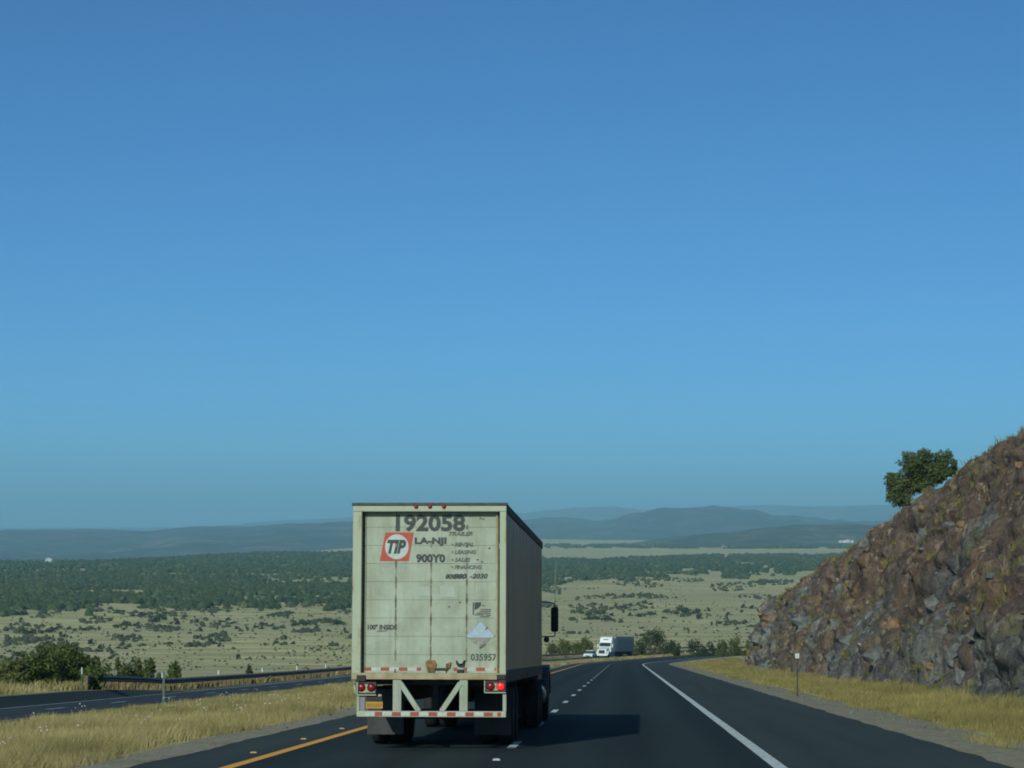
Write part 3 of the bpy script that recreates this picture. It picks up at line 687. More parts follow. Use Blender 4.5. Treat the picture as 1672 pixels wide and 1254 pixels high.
# 300 single shrubs on the plain, the rest as scrub and woodland
kinds = []
for k in range(6):
    w, h, n = [(1.0, 0.62, 4), (1.25, 0.5, 5), (0.8, 0.85, 4), (1.7, 0.55, 7), (1.05, 0.7, 5), (0.9, 0.75, 5)][k]
    kinds.append(leaf_mesh('juniper_shrub', blobset(w, w * 0.8, h * 1.5, n + 4, 40 + k, 0.12, 0.42), 230, 0.15, M_JUNIPER if k % 2 else M_SCRUB, 60 + k))
def plain_y(py): return 45.0 * F / (py - HZ)
def plain_point(px, py):
    d = ray(px, py); d /= d.y; Y = plain_y(py)
    for _ in range(6): Y = max(650, min(9000, zn(d.x * Y, Y) / d.z))
    return Vector((d.x * Y, Y, zn(d.x * Y, Y)))
spots = []
hand = [(345, 1052, 26, 0), (360, 1056, 16, 0), (312, 1018, 12, 2), (325, 1031, 16, 0), (354, 1028, 10, 2), (386, 1027, 12, 0), (394, 1031, 12, 1), (412, 1030, 7, 0), (438, 1023, 18, 3), (456, 1028, 18, 3), (489, 1022, 22, 3), (503, 1019, 16, 0), (543, 1020, 26, 3), (561, 1021, 12, 0),
        (537, 1031, 10, 1), (558, 1036, 8, 0), (433, 1054, 9, 0), (446, 1054, 8, 2), (463, 1053, 15, 1), (478, 1052, 12, 1), (470, 1068, 9, 0), (482, 1066, 6, 2), (321, 1092, 9, 2), (407, 1076, 8, 0), (382, 1060, 10, 1), (318, 1052, 9, 2), (293, 1049, 8, 0), (557, 1060, 7, 0),
        (60, 1066, 24, 0), (88, 1068, 26, 3), (30, 1072, 26, 3), (120, 1058, 24, 3), (100, 1051, 20, 0), (150, 1052, 20, 0), (165, 1060, 16, 0), (205, 1057, 16, 3), (232, 1055, 14, 1), (253, 1057, 9, 2), (275, 1052, 14, 1), (45, 1035, 26, 3), (85, 1032, 22, 3), (105, 1028, 16, 3), (140, 1030, 24, 3), (160, 1029, 12, 0),
        (200, 1025, 24, 3), (215, 1022, 22, 3), (260, 1016, 26, 3), (285, 1020, 24, 0), (10, 1049, 10, 1), (75, 1052, 16, 3), (182, 1068, 14, 0), (207, 1071, 10, 2), (182, 1076, 12, 3), (135, 1078, 22, 3), (152, 1078, 14, 1), (10, 1078, 20, 3), (90, 1082, 26, 3), (40, 1090, 6, 2),
        (935, 1013, 14, 1), (970, 1006, 18, 3), (988, 1002, 14, 0), (1018, 1001, 12, 2), (1030, 1006, 12, 0), (1055, 1007, 22, 3), (1095, 1003, 20, 3), (1112, 1000, 26, 3), (1140, 1001, 18, 3), (1155, 998, 14, 0), (1162, 1022, 10, 2), (1180, 1016, 6, 0), (1215, 993, 14, 0), (1230, 994, 16, 0),
        (982, 1012, 18, 3), (1000, 1006, 14, 0), (960, 1012, 16, 1), (1102, 1015, 6, 0), (1117, 1029, 7, 2), (1092, 1030, 5, 0), (945, 989, 10, 0), (968, 988, 14, 1), (1190, 1004, 12, 0), (1085, 1010, 10, 1), (1225, 1024, 12, 1), (1210, 1000, 10, 0), (920, 1030, 8, 1), (1022, 1036, 6, 0)]
for px, py, w, k in hand: spots.append((px, py, w * 0.85, k))
g = random.Random(12); tries = 0
while len(spots) < 300 and tries < 60000:
    tries += 1
    px = g.choice([g.uniform(-10, 575), g.uniform(-10, 575), g.uniform(900, 1240)]); py = 985 + 105 * g.random() ** 1.7
    if px > 700 and py > 1035: continue
    if mn.noise(Vector((px * 0.016, py * 0.07, 2.0))) + 0.3 * (px < 260) * (py > 1020) < 0.02 + 0.25 * (py > 1040): continue
    spots.append((px, py, 4 + 9 * g.random() ** 1.6, g.randrange(6)))
SEEN = {}
words = ['rounded', 'low', 'upright', 'sprawling', 'domed', 'compact']
for n, (px, py, w, k) in enumerate(spots):
    p = plain_point(px, py); o = link('juniper_shrub', kinds[k], None, p); s = w / F * p.y / 1.6
    o.scale = (s * g.uniform(0.95, 1.25), s, s * g.uniform(0.8, 1.15)); o.rotation_euler = (0, 0, g.uniform(0, 6.3))
    col = ['above the leftmost roadside bush', 'above the tall roadside bush clump', 'above the start of the guardrail', 'left of the thin roadside post', 'right of the thin roadside post', 'above the second white delineator',
           'above the third white delineator', 'above the fourth white delineator', 'beside the near trailer', 'beside the tractor mirror', 'left of the oncoming truck', 'above the oncoming truck', 'above the tallest bend tree',
           'above the second bend tree', 'beside the rock cut'][int(np.searchsorted([70, 160, 225, 270, 330, 400, 465, 530, 700, 930, 968, 1028, 1105, 1165], px))]
    row = ['at the woodland edge', 'on the upper plain', 'on the middle plain', 'on the lower plain', 'just beyond the guardrail'][int(np.searchsorted([1000, 1016, 1034, 1062], py))]
    size = ['tiny', 'small', 'mid-sized', 'large'][int(np.searchsorted([7, 10, 14], w))]
    lab = f'{size} {words[k]} juniper {row}, {col}'; SEEN.setdefault(lab, []).append((px, o))
    tag(o, lab, 'shrub', 'junipers scattered over the dry plain')
for lab, lst in SEEN.items():
    lst.sort(key=lambda t: t[0])
    if len(lst) == 2:
        for (px, o), w in zip(lst, ('left one', 'right one')): o['label'] = lab.replace(' juniper ', ' juniper, ' + w + ', ')
    elif len(lst) > 2:
        for i, (px, o) in enumerate(lst): o['label'] = lab.replace(' juniper ', ' juniper, ' + ('leftmost one' if i == 0 else 'rightmost one' if i == len(lst) - 1 else 'middle one') + ', ')

def woodland(name, pts, m, seed):
    """many little lumpy crowns joined in one mesh; pts: (x, y, z, radius)"""
    ico = [(0, 0, 1)] + [(0.894 * math.cos(a), 0.894 * math.sin(a), 0.447) for a in [2 * math.pi * k / 5 for k in range(5)]] + \
          [(0.894 * math.cos(a), 0.894 * math.sin(a), -0.447) for a in [2 * math.pi * (k + .5) / 5 for k in range(5)]]
    Fi = [(0, 1 + k, 1 + (k + 1) % 5) for k in range(5)] + [(1 + k, 6 + k, 1 + (k + 1) % 5) for k in range(5)] + [(1 + (k + 1) % 5, 6 + k, 6 + (k + 1) % 5) for k in range(5)]
    g = np.random.default_rng(seed); P = np.array(pts); n = len(P); I = np.array(ico)
    V = I[None] * g.uniform(0.6, 1.3, (n, 11, 1)); V *= P[:, 3][:, None, None] * np.array([1, 1, 0.85]); V += P[:, None, :3]; V[:, :, 2] += (P[:, 3] * 0.45)[:, None]
    Fq = (np.arange(n)[:, None, None] * 11 + np.array(Fi)[None]).reshape(-1, 3)
    return tag(link(name, np_mesh(name, V.reshape(-1, 3), Fq, m, np.repeat(g.uniform(0, 1, n), 11))), kind='stuff')
def forest_front(px):                                     # photograph row at which the dense wood begins
    return np.interp(px, [-200, 0, 120, 300, 420, 575, 800, 900, 1000, 1280, 1500, 1900], [1004, 1000, 998, 990, 986, 984, 968, 956, 943, 938, 934, 930])
def forest_back(px): return np.interp(px, [-200, 60, 200, 300, 400, 470, 575, 800, 900, 1000, 1150, 1900], [914, 916, 915, 911, 906, 902, 901, 904, 915, 914, 908, 905])
pts = []; g = random.Random(31); tries = 0
while len(pts) < 46000 and tries < 500000:
    tries += 1
    a = g.uniform(-260, 1900); py = 899 + 110 * g.random() ** 1.9
    f0, b0 = forest_front(a), forest_back(a)
    if py > f0 + 14 or py < b0: continue
    edge = (f0 + 14 - py) / 38.0
    if edge < 1 and mn.noise(Vector((a * 0.022, py * 0.14, 5))) * 0.8 + mn.noise(Vector((a * 0.09, py * 0.5, 5))) * 0.35 > edge * 1.1 - 0.55: continue
    p = plain_point(a, py)
    if p.y > 5200: continue
    if mn.noise(Vector((p.x * 0.0028, p.y * 0.0075, 2.2))) > 0.20 + 0.18 * (a > 700) and g.random() < 0.93: continue
    if mn.noise(Vector((p.x * 0.016, p.y * 0.006, 7.2))) > 0.26: continue
    pts.append((p.x + g.uniform(-8, 8), p.y + g.uniform(-25, 25), p.z, g.uniform(1.3, 3.3) * (1 if p.y < 2500 else 1.3)))
woodland('juniper_woodland', pts, M_WOOD, 3)
pts = []
for _ in range(160000):
    a = g.uniform(-260, 1900); py = 945 + 120 * g.random() ** 1.3
    if py < forest_front(a) - 2: continue
    if mn.noise(Vector((a * 0.013, py * 0.10, 9.0))) < 0.05 + (py - forest_front(a)) * 0.004: continue
    p = plain_point(a, py); pts.append((p.x, p.y, p.z - 0.2, g.uniform(0.25, 1.5) ** 1.3))
    if len(pts) > 4200: break
for _ in range(4500):
    a = g.uniform(-60, 1260); py = 945 + 150 * g.random()
    if py < forest_front(a) or (mn.noise(Vector((a * 0.03, py * 0.2, 3.0))) < -0.1 and g.random() < 0.8): continue
    p = plain_point(a, py); pts.append((p.x, p.y, p.z - 0.1, g.uniform(0.2, 0.62)))
woodland('plain_scrub', pts, M_SCRUB, 4)
pts = []
for _ in range(9000):                                     # trees speckling the flank of the near wooded hill and the strip before it
    a = g.uniform(890, 1500); py = g.uniform(880, 906); Y = g.uniform(5300, 6500)
    if mn.noise(Vector((a * 0.03, Y * 0.004, 1.0))) < 0.05: continue
    x = (a - VPX) / F * Y; pts.append((x, Y, zn(x, Y), g.uniform(3, 5)))
woodland('far_scrub', pts[:2500], M_WOOD, 5)

# small white buildings far off
def house(loc, w, d, h, rot, label, group=None):
    t = tag(empty('farm_building', loc, (0, 0, rot)), label, 'building', group)
    MB().box(-w / 2, w / 2, -d / 2, d / 2, -1, h).build('wall', M_HOUSE, t)
    MB().prism([(-w / 2 - .3, h), (w / 2 + .3, h), (0, h + w * 0.22)], -d / 2 - .3, d / 2 + .3).build('roof', M_ROOF, t)
    return t
p = plain_point(79, 922); house(p + Vector((0, 0, 3.0)), 7.5, 9, 4.5, 0.4, 'lone white building in the dark woodland far left')
for k, px in enumerate((1372, 1379, 1385, 1391)):
    Y = 6000.0; q = at(px, 885.5, Y); house(q, 6.0, 8, 4.2 + (k == 2) * 1.5, 0.3 + k, 'white building at the foot of the wooded hill, ' + ['leftmost of the four', 'second from the left', 'tallest, third from the left', 'rightmost of the four'][k], 'white buildings below the wooded hill')

# ---------------------------------------------------------------- guardrail, delineators
GR0, GR1 = 125.0, 640.0
gr = tag(empty('guardrail', place(-27.75, GR0)), 'long steel guardrail on timber posts along the outside of the opposite road', 'guardrail')
prof = [(0.0, 0.0), (0.05, 0.045), (0.08, 0.085), (0.05, 0.125), (0.0, 0.155), (0.05, 0.185), (0.08, 0.225), (0.05, 0.265), (0.0, 0.31)]
rows = np.arange(GR0 - 0.4, GR1, 1.905); V = []
for Y in rows:
    b = place(-27.75, float(Y)) - gr.location
    for x, z in prof: V.append(b + Vector((x, 0, 0.42 + z)))
V = np.array(V); V2 = V - np.array([0.006, 0, 0])
fr = grid_faces(len(rows), len(prof))
link('rail', np_mesh('rail', V, fr, M_GALV, smooth=False), gr)
link('rail_back', np_mesh('rail_back', V2, fr[:, ::-1], M_GALV, smooth=False), gr)
MB().prism([(0.0, 0.42), (0.08, 0.42), (0.08, 0.73), (0.0, 0.73)], -0.75, -0.36).build('end_terminal', M_GALV, gr, 0.02)
pm = MB().box(-0.10, 0.10, -0.10, 0.10, -0.4, 0.74).box(0.10, 0.175, -0.09, 0.09, 0.40, 0.74).mesh('post', M_POST)
for Y in rows[::1]:
    b = place(-27.93, float(Y) + 0.4) - gr.location; link('post', pm, gr, b)
dp = empty('delineator_post', place(-28.35, 148))
gd = 'delineator posts behind the guardrail'
MB().box(-0.03, 0.03, -0.02, 0.02, -0.3, 1.06).build('post', M_MARKPOST, dp, 0.004)
MB().box(-0.05, 0.05, -0.032, -0.022, 0.74, 1.05).build('reflector', M_REFLECT, dp)
tag(dp, 'white delineator above the guardrail, first right of the thin roadside post', 'delineator', gd)
ords = ['second', 'third', 'fourth', 'fifth']
for k, Y in enumerate((168.5, 189, 209, 229, 420, 447, 475, 505, 540, 575)):
    c = copy_tree(dp); c.location = place(-28.35, Y)
    tag(c, f'white delineator above the guardrail, {ords[k]} along from the thin roadside post' if k < 4 else
        ['white delineator behind the guardrail beside the tractor mirror', 'white delineator behind the guardrail, midway from mirror to oncoming truck', 'white delineator behind the oncoming truck', 'white delineator right of the oncoming trailer at the bend',
         'white delineator below the tallest tree at the bend', 'white delineator nearest to the rock cut at the bend'][k - 4], 'delineator', gd)
c = copy_tree(dp); c.location = place(-27.6, 122.5); c.scale = (0.5, 0.8, 1.1); tag(c, 'pale thin marker post at the start of the guardrail', 'delineator')
t = tag(empty('delineator_post', place(-17.5, 91.6)), 'thin grey-green steel post in the grass before the opposite road', 'delineator')
MB().prism([(-0.04, -0.02), (0.04, -0.02), (0.022, 0.02), (-0.022, 0.02)], -0.3, 1.3, 'z').build('post', M_MARKPOST, t)
MB().box(-0.035, 0.035, 0.021, 0.03, 1.0, 1.22).build('reflector', M_AMBER, t)
t = tag(empty('delineator_post', place(6.4, 91.0)), 'thin dark post with white square reflector on the right gravel verge', 'delineator')
MB().box(-0.022, 0.022, -0.015, 0.015, -0.3, 1.56).build('post', M_DARKSTEEL, t)
MB().box(-0.075, 0.075, -0.032, -0.018, 1.44, 1.62).build('reflector', M_REFLECT, t, 0.006)
for k, (Y, lab) in enumerate(((395, 'small white delineator on the right edge of the bend, nearer of two'), (425, 'small white delineator on the right edge of the bend, farther of two'))):
    c = copy_tree(t); c.location = place(6.3, Y); tag(c, lab, 'delineator', 'delineators on the right edge at the bend')

# ---------------------------------------------------------------- the near semi-trailer
TROT = (-math.atan(0.05), 0, -R(0.435))
tr = tag(empty('semi_trailer', (-3.27, 40.3, zr(40.3)), TROT), 'weathered white box trailer with roll-up rear door and red logo, nearest vehicle', 'trailer')
W, L, ZT, ZF = 1.29, 14.63, 4.11, 1.20
def lx(px): return (px - 699.5) / 98.0
def lz(py): return (1223 - py) / 98.0
# body walls (front, two sides, roof, floor) with riveted sheet seams
mb = MB(); mb.box(W - 0.05, W - 0.02, 0.21, L, ZF + 0.12, ZT - 0.15); mb.box(-W + 0.02, -W + 0.05, 0.21, L, ZF + 0.12, ZT - 0.15)
mb.build('side_wall', M_SIDE, tr)
mb = MB()
for k in range(1, 37):
    y = 0.21 + k * (L - 0.25) / 37
    for s in (-1, 1):
        x0, x1 = sorted((s * (W - 0.021), s * (W - 0.0165 if k % 3 else W - 0.0145))); mb.box(x0, x1, y - 0.022, y + 0.022, ZF + 0.13, ZT - 0.16)
tag(mb.build('wall_rib', M_DARKRIB, tr), kind='stuff')
MB().box(-W + 0.05, W - 0.05, L - 0.05, L, ZF + 0.12, ZT - 0.15).build('front_wall', M_SIDE, tr)
MB().box(-W + 0.03, W - 0.03, 0.06, L - 0.01, ZT - 0.03, ZT - 0.004).build('roof', M_TRAILER, tr)
MB().box(-W + 0.02, W - 0.02, 0.05, L, ZF - 0.02, ZF + 0.02).build('floor', M_DARKSTEEL, tr)
for s in (-1, 1):
    MB().box(*sorted((s * (W - 0.06), s * (W + 0.004))), 0.213, L, ZT - 0.15, ZT - 0.002).build('top_rail', M_TOPRAIL, tr, 0.012)
    MB().box(*sorted((s * (W - 0.06), s * W)), 0.222, L, ZF - 0.08, ZF + 0.13).build('bottom_rail', plain('dark_rail_paint', (0.16, 0.155, 0.15), (0.10, 0.10, 0.10), 2, 0.6), tr, 0.01)
# rear frame
zd = lz(834.5)                                              # top of the door opening
MB().box(-W, W, 0.0, 0.21, zd, lz(825)).build('header', M_FRAME, tr, 0.012)
MB().box(-W - 0.02, W + 0.02, -0.012, 0.14, lz(824.5), lz(820)).build('roof_edge', M_TOPRAIL, tr, 0.006)
MB().box(-W, lx(588), 0.0, 0.21, ZF - 0.05, zd - 0.001).build('corner_post', M_FRAME, tr, 0.014)
MB().box(lx(815), W, 0.0, 0.21, ZF - 0.05, zd - 0.001).build('corner_post', M_FRAME, tr, 0.014)
for s in (-1, 1): MB().box(*sorted((s * (abs(lx(588))), s * (abs(lx(588)) - 0.03))), 0.14, 0.17, ZF + 0.05, zd - 0.002).build('door_track', M_RUST if s < 0 else M_SILL, tr)
# roll-up door: nine slats
D0, D1, dz0, dz1 = lx(588.5) + 0.02, lx(814.5) - 0.02, lz(1098), zd + 0.05
NP = 9; ph = (dz1 - dz0) / NP
for k in range(NP):
    MB().box(D0, D1, 0.105, 0.135, dz0 + k * ph + 0.0015, dz0 + (k + 1) * ph - 0.0015).build('door_panel', M_TRAILER, tr, 0.0025)
MB().box(D0, D1, 0.137, 0.145, dz0, dz1).build('door_backing', M_SILL, tr)
g2 = random.Random(4)
def hinge_col(px):
    mb = MB()
    for k in range(NP + 1):
        z = dz0 + k * ph
        a, b = max(dz0, z - ph * g2.uniform(0.2, 0.5)), min(dz1 - 0.06, z + ph * g2.uniform(0.2, 0.5))
        if z > lz(905): a, b = z - ph * 0.12, min(dz1 - 0.06, z + ph * 0.12)
        mb.box(lx(px) - 0.012, lx(px) + 0.012, 0.099, 0.106, a, b)
        mb.box(lx(px) - 0.017, lx(px) + 0.017, 0.097, 0.106, max(dz0, z - 0.03), min(dz1 - 0.06, z + 0.03))
    mb.box(lx(px) - 0.006, lx(px) + 0.006, 0.100, 0.106, dz0 + 0.25, lz(905))
    return mb.build('hinge_strip', M_HINGE, tr)
for px in (643, 701, 760): hinge_col(px)
for px in (593.5, 810): MB().box(lx(px) - 0.006, lx(px) + 0.006, 0.1, 0.106, dz0 + 0.02, dz1 - 0.12).build('edge_strip', M_GREYLETTER, tr)
# lettering and marks on the door
dg = bpy.context.evaluated_depsgraph_get
def text(s, name, x0, x1, ytop, ybot, m, shear=0.0, bold=0.0, parent=tr, y=0.1018, depth=0.007):
    cu = bpy.data.curves.new(name, 'FONT'); cu.body = s; cu.size = 1; cu.shear = shear; cu.offset = bold; cu.extrude = 0.5; cu.resolution_u = 3
    tmp = bpy.data.objects.new('tmp', cu); COL.objects.link(tmp)
    me = bpy.data.meshes.new_from_object(tmp.evaluated_get(dg())); bpy.data.objects.remove(tmp)
    n = len(me.vertices); co = np.zeros(n * 3, np.float32); me.vertices.foreach_get('co', co); co = co.reshape(-1, 3)
    mi, ma = co.min(0), co.max(0)
    X = lx(x0) + (co[:, 0] - mi[0]) / (ma[0] - mi[0]) * (lx(x1) - lx(x0)); Z = lz(ybot) + (co[:, 1] - mi[1]) / (ma[1] - mi[1]) * (lz(ytop) - lz(ybot))
    Yv = y - (co[:, 2] > 0) * depth
    me.vertices.foreach_set('co', np.stack([X, Yv, Z], 1).astype(np.float32).ravel()); me.materials.clear(); me.materials.append(m); me.update()
    return link(name, me, parent)
text('192058', 'trailer_number', 642, 757, 838.5, 866.5, M_LETTER, 0, 0.034, y=0.1018)
text('LA-NJI', 'registration_lettering', 673.5, 726, 876, 890, M_LETTER, 0, 0.045)
text('900Y0', 'registration_lettering', 676, 724, 903.5, 917.5, M_LETTER, 0, 0.045)
text('TRAILER', 'service_lettering', 730, 769.5, 866.6, 873.3, M_GREYLETTER, 0.3, 0.03)
for s, x1, yt, yb in (('RENTAL', 771, 884.3, 891), ('LEASING', 775.5, 896.8, 903.3), ('SALES', 766, 909.6, 916), ('FINANCING', 785, 921.6, 928)):
    text('•', 'bullet', 734.5, 737.3, (yt + yb) / 2 - 1.5, (yt + yb) / 2 + 1.5, M_GREYLETTER); text(s, 'service_lettering', 739.5, x1, yt, yb, M_GREYLETTER, 0.3, 0.028)
text('800', 'phone_lettering', 724.5, 742, 936, 944, M_LETTER, 0.3, 0.035)
text('880', 'phone_lettering', 738, 760, 935.6, 944.2, M_LETTER, 0.3, 0.06, y=0.1042)
text('-2030', 'phone_lettering', 765, 794.5, 935.5, 943.5, M_LETTER, 0.3, 0.03)
text('100" INSIDE', 'clearance_lettering', 597, 645.5, 1019, 1027.5, M_LETTER, 0, 0.035)
text('HEIGHT', 'clearance_lettering', 613, 629.5, 1028.6, 1030.8, M_GREYLETTER, 0, 0.01)
text('035957', 'fleet_number', 767, 809.5, 1066.5, 1077.5, M_LETTER, 0.06, 0.012)
lg = MB().prism([(lx(625), lz(868)), (lx(672), lz(868)), (lx(664), lz(915)), (lx(616), lz(915))], 0.1035, 0.1010).build('logo', M_LOGORED, tr)
disc = [(lx(644) + 0.199 * math.cos(a), lz(891.5) + 0.209 * math.sin(a)) for a in np.linspace(0, 2 * math.pi, 40)[:-1]]
MB().prism(disc, 0.1010, 0.0995).build('logo_disc', M_LOGOPALE, lg)
text('TIP', 'logo_lettering', 628, 659.5, 880, 903, M_LETTER, 0.28, 0.055, lg, 0.0995, 0.0015)
mb = MB(); g = random.Random(3); x = 616.0
while x < 660:
    w = g.uniform(1.5, 3.4); mb.box(lx(x), lx(x + w), 0.1012, 0.1025, lz(924 - g.uniform(0, 1)), lz(919 + g.uniform(0, 1.5))); x += w + 0.9
tag(mb.build('faded_print', M_BLUEFADE, tr), kind='stuff')
for (x0, x1, y0, y1) in ((672, 699, 957, 972), (716, 740, 956, 974)): MB().box(lx(x0), lx(x1), 0.1018, 0.1032, lz(y1), lz(y0)).build('paint_patch', plain('repaint_patch', (0.345, 0.41, 0.35), (0.31, 0.365, 0.29), 6, 0.6), tr)
for (px, py) in ((731, 990), (749, 983), (782, 845), (787, 846), (797, 894), (785, 916), (778, 913)):
    MB().prism([(lx(px) + 0.022 * math.cos(a) * (1 + 0.3 * math.sin(3 * a)), lz(py) + 0.016 * math.sin(a)) for a in np.linspace(0, 6.0, 9)], 0.1012, 0.1032).build('scuff_mark', M_GREYLETTER, tr)
# dark sticker with diagonal marks
st = MB().box(lx(770), lx(772), 0.1005, 0.1025, lz(1003), lz(982.5)).prism([(lx(773), lz(982.5)), (lx(783.5), lz(982.5)), (lx(783.5), lz(988)), (lx(778), lz(993)), (lx(773), lz(995))], 0.1005, 0.1025).build('dark_sticker', M_LETTER, tr)
mb = MB()
for k, (x0, x1, y) in enumerate(((785, 790, 987), (783, 800, 993.5), (781, 800, 996.5), (776, 799, 999.5), (773, 788, 1002), (792, 800, 1002.5), (782, 797, 1005))): mb.box(lx(x0), lx(x1), 0.1005, 0.1025, lz(y + 1.8), lz(y))
tag(mb.build('sticker_print', M_PLACDARK, st), kind='stuff')
# placard diamond in its holder
pl = MB().prism([(lx(782.5), lz(1013.5)), (lx(806), lz(1037)), (lx(804), lz(1040.5)), (lx(762), lz(1040.5)), (lx(760), lz(1037))], 0.094, 0.102).build('hazard_placard', M_PLACBLUE, tr, 0.004)
MB().prism([(lx(763), lz(1041)), (lx(777), lz(1041)), (lx(777), lz(1050)), (lx(772), lz(1049))], 0.094, 0.102).build('placard_flap', M_PLACGREY, pl)
MB().prism([(lx(779), lz(1041)), (lx(800), lz(1041)), (lx(791), lz(1049)), (lx(781), lz(1058))], 0.094, 0.102).build('placard_flap', M_PLACGREY, pl)
MB().bar((lx(782), 0.096, lz(1057)), (lx(791), 0.096, lz(1050)), 0.01, 0.035).build('placard_clip', M_PLACDARK, pl)
MB().bar((lx(791), 0.092, lz(1027)), (lx(795), 0.092, lz(1023)), 0.012, 0.022).build('placard_clip', M_PLACDARK, pl)
mb = MB().bar((lx(782.5), 0.096, lz(1013)), (lx(759), 0.096, lz(1037)), 0.01, 0.02).bar((lx(782.5), 0.096, lz(1013)), (lx(806.5), 0.096, lz(1037)), 0.01, 0.02)
mb.build('placard_rim', plain('placard_rim_steel', (0.27, 0.33, 0.36), None, 12, 0.5), pl)
# reflective tape across the foot of the door
for a, b in ((590, 603.5), (619, 633), (649, 663), (678.5, 685.5), (738.5, 745), (754.5, 760.5), (776, 790.5), (806, 814)):
    MB().box(lx(a), lx(b), 0.1005, 0.1035, lz(1094.5), lz(1089)).build('red_tape', M_REDTAPE, tr)
for a, b in ((603.8, 618.7), (633.3, 648.7), (663.3, 678.2), (760.8, 775.7), (790.8, 805.7)):
    MB().box(lx(a), lx(b), 0.1008, 0.1032, lz(1094.5), lz(1089)).build('white_tape', M_WHITETAPE, tr)
# latch and grab handles
lt = MB().prism([(lx(693), lz(1081)), (lx(696), lz(1077)), (lx(708), lz(1077)), (lx(711), lz(1083)), (lx(708), lz(1096)), (lx(696), lz(1096))], 0.07, 0.104).build('latch', M_RUST, tr, 0.006)
MB().bar((lx(708), 0.07, lz(1091)), (lx(730), 0.07, lz(1091)), 0.035, 0.03).build('latch_bar', M_DARKSTEEL, lt, 0.005)
MB().prism([(lx(726), lz(1083)), (lx(735), lz(1080)), (lx(733), lz(1090)), (lx(727), lz(1090))], 0.06, 0.104).build('latch_keeper', M_RUST, lt, 0.005)
MB().tube([(lx(726), 0.06, lz(1095)), (lx(729), 0.05, lz(1083))], 0.014).build('latch_lever', M_RUST, lt)
MB().tube([(lx(744), 0.09, lz(1079)), (lx(746), 0.03, lz(1084)), (lx(754), 0.03, lz(1084)), (lx(757), 0.09, lz(1078))], 0.017).build('grab_handle', M_DARKSTEEL, tr)
MB().box(lx(745), lx(756), 0.04, 0.104, lz(1099), lz(1092)).build('rubber_bumper', M_BLACKPLASTIC, tr, 0.015)
# the door stands back inside the frame
for ch in tr.children:
    if ch.name.split('.')[0] in ('door_panel', 'door_backing', 'hinge_strip', 'edge_strip', 'trailer_number', 'registration_lettering', 'service_lettering', 'bullet', 'phone_lettering', 'clearance_lettering', 'fleet_number',
                                 'logo', 'faded_print', 'paint_patch', 'scuff_mark', 'dark_sticker', 'hazard_placard', 'red_tape', 'white_tape', 'latch', 'grab_handle', 'rubber_bumper'): ch.location.y += 0.075
# sill, lights, underrun guard
MB().box(-W + 0.0, W - 0.0, -0.02, 0.22, lz(1108.5), lz(1098)).build('rear_sill', M_SILL, tr, 0.01)
for px in (677, 700, 723):
    MB().lathe([(0, 0.036), (-0.02, 0.036), (-0.04, 0.026), (-0.05, 0.006)], 14, 'y', (lx(px), 0.0, lz(826))).build('marker_light', M_MARKER, tr)
def lamp_box(x0, x1, y0, y1, lamps):
    b = MB().box(lx(x0), lx(x1), -0.01, 0.10, lz(y1), lz(y0)).build('light_box', M_DARKSTEEL, tr, 0.008)
    MB().box(lx((x0 + x1) / 2 - 13), lx((x0 + x1) / 2 + 13), -0.0135, -0.0105, lz(y1 - 3), lz(y0 + 4)).build('light_plate', M_SILL, b)
    mb = MB().box(lx(x0) - .015, lx(x0), -0.03, .1, lz(y1) - .01, lz(y0)).box(lx(x0), lx(x1), -0.03, .1, lz(y1) - .015, lz(y1)); mb.build('light_bracket', M_FRAME, b)
    for px, py, m in lamps:
        MB().lathe([(0, 0.062), (-0.018, 0.062), (-0.03, 0.05), (-0.036, 0.01)], 22, 'y', (lx(px), -0.012, lz(py))).build('tail_light', m, b)
        MB().lathe([(0, 0.072), (-0.008, 0.072)], 22, 'y', (lx(px), -0.0115, lz(py))).build('light_gasket', M_BLACKPLASTIC, b)
lamp_box(584, 614, 1112.5, 1133, ((589.5, 1121.5, M_REDLENS), (606, 1121.5, M_REDLENS)))
lamp_box(792, 826, 1110, 1128.5, ((801, 1119, M_REDLENS), (817.5, 1119, M_LITLENS)))
MB().box(lx(582), lx(597), -0.045, -0.022, lz(1112), lz(1101.5)).build('rubber_dock_block', M_BLACKPLASTIC, tr, 0.01)
MB().box(lx(811), lx(826), -0.045, -0.022, lz(1108), lz(1100)).build('rubber_dock_block', M_BLACKPLASTIC, tr, 0.01)
MB().box(lx(597), lx(624), 0.02, 0.05, lz(1144), lz(1134)).build('plate_holder', M_BLACKPLASTIC, tr, 0.006)
MB().box(lx(617), lx(623), 0.0, 0.02, lz(1136.5), lz(1132.5)).build('plate_light', M_CHROME, tr, 0.006)
MB().box(lx(597), lx(624.5), 0.014, 0.019, lz(1155.5), lz(1144.5)).build('number_plate', M_PLATE, tr)
mb = MB()
for k in range(7): mb.box(lx(599.5 + k * 3.4), lx(601.2 + k * 3.4), 0.0115, 0.0142, lz(1153), lz(1147.5))
tag(mb.build('plate_print', plain('plate_ink', (0.25, 0.14, 0.03), None, 20), tr), kind='stuff')
ug = MB().box(lx(582), lx(826), 0.0, 0.10, lz(1169), lz(1159.5)).build('underrun_bar', M_FRAME, tr, 0.008)
for a, b in ((612, 624), (640, 654.5), (670, 684), (700, 714), (730, 744), (760, 773.5), (790, 804.5), (812, 818)):
    MB().box(lx(a), lx(b), -0.005, -0.001, lz(1167.5), lz(1161)).build('red_tape', M_REDTAPE, ug)
for a, b in ((596, 611.6), (624.4, 639.6), (654.9, 669.6), (684.4, 699.6), (714.4, 729.6), (744.4, 759.6), (774, 789.6)):
    MB().box(lx(a), lx(b), -0.0045, -0.001, lz(1167.5), lz(1161)).build('white_tape', M_WHITETAPE, ug)
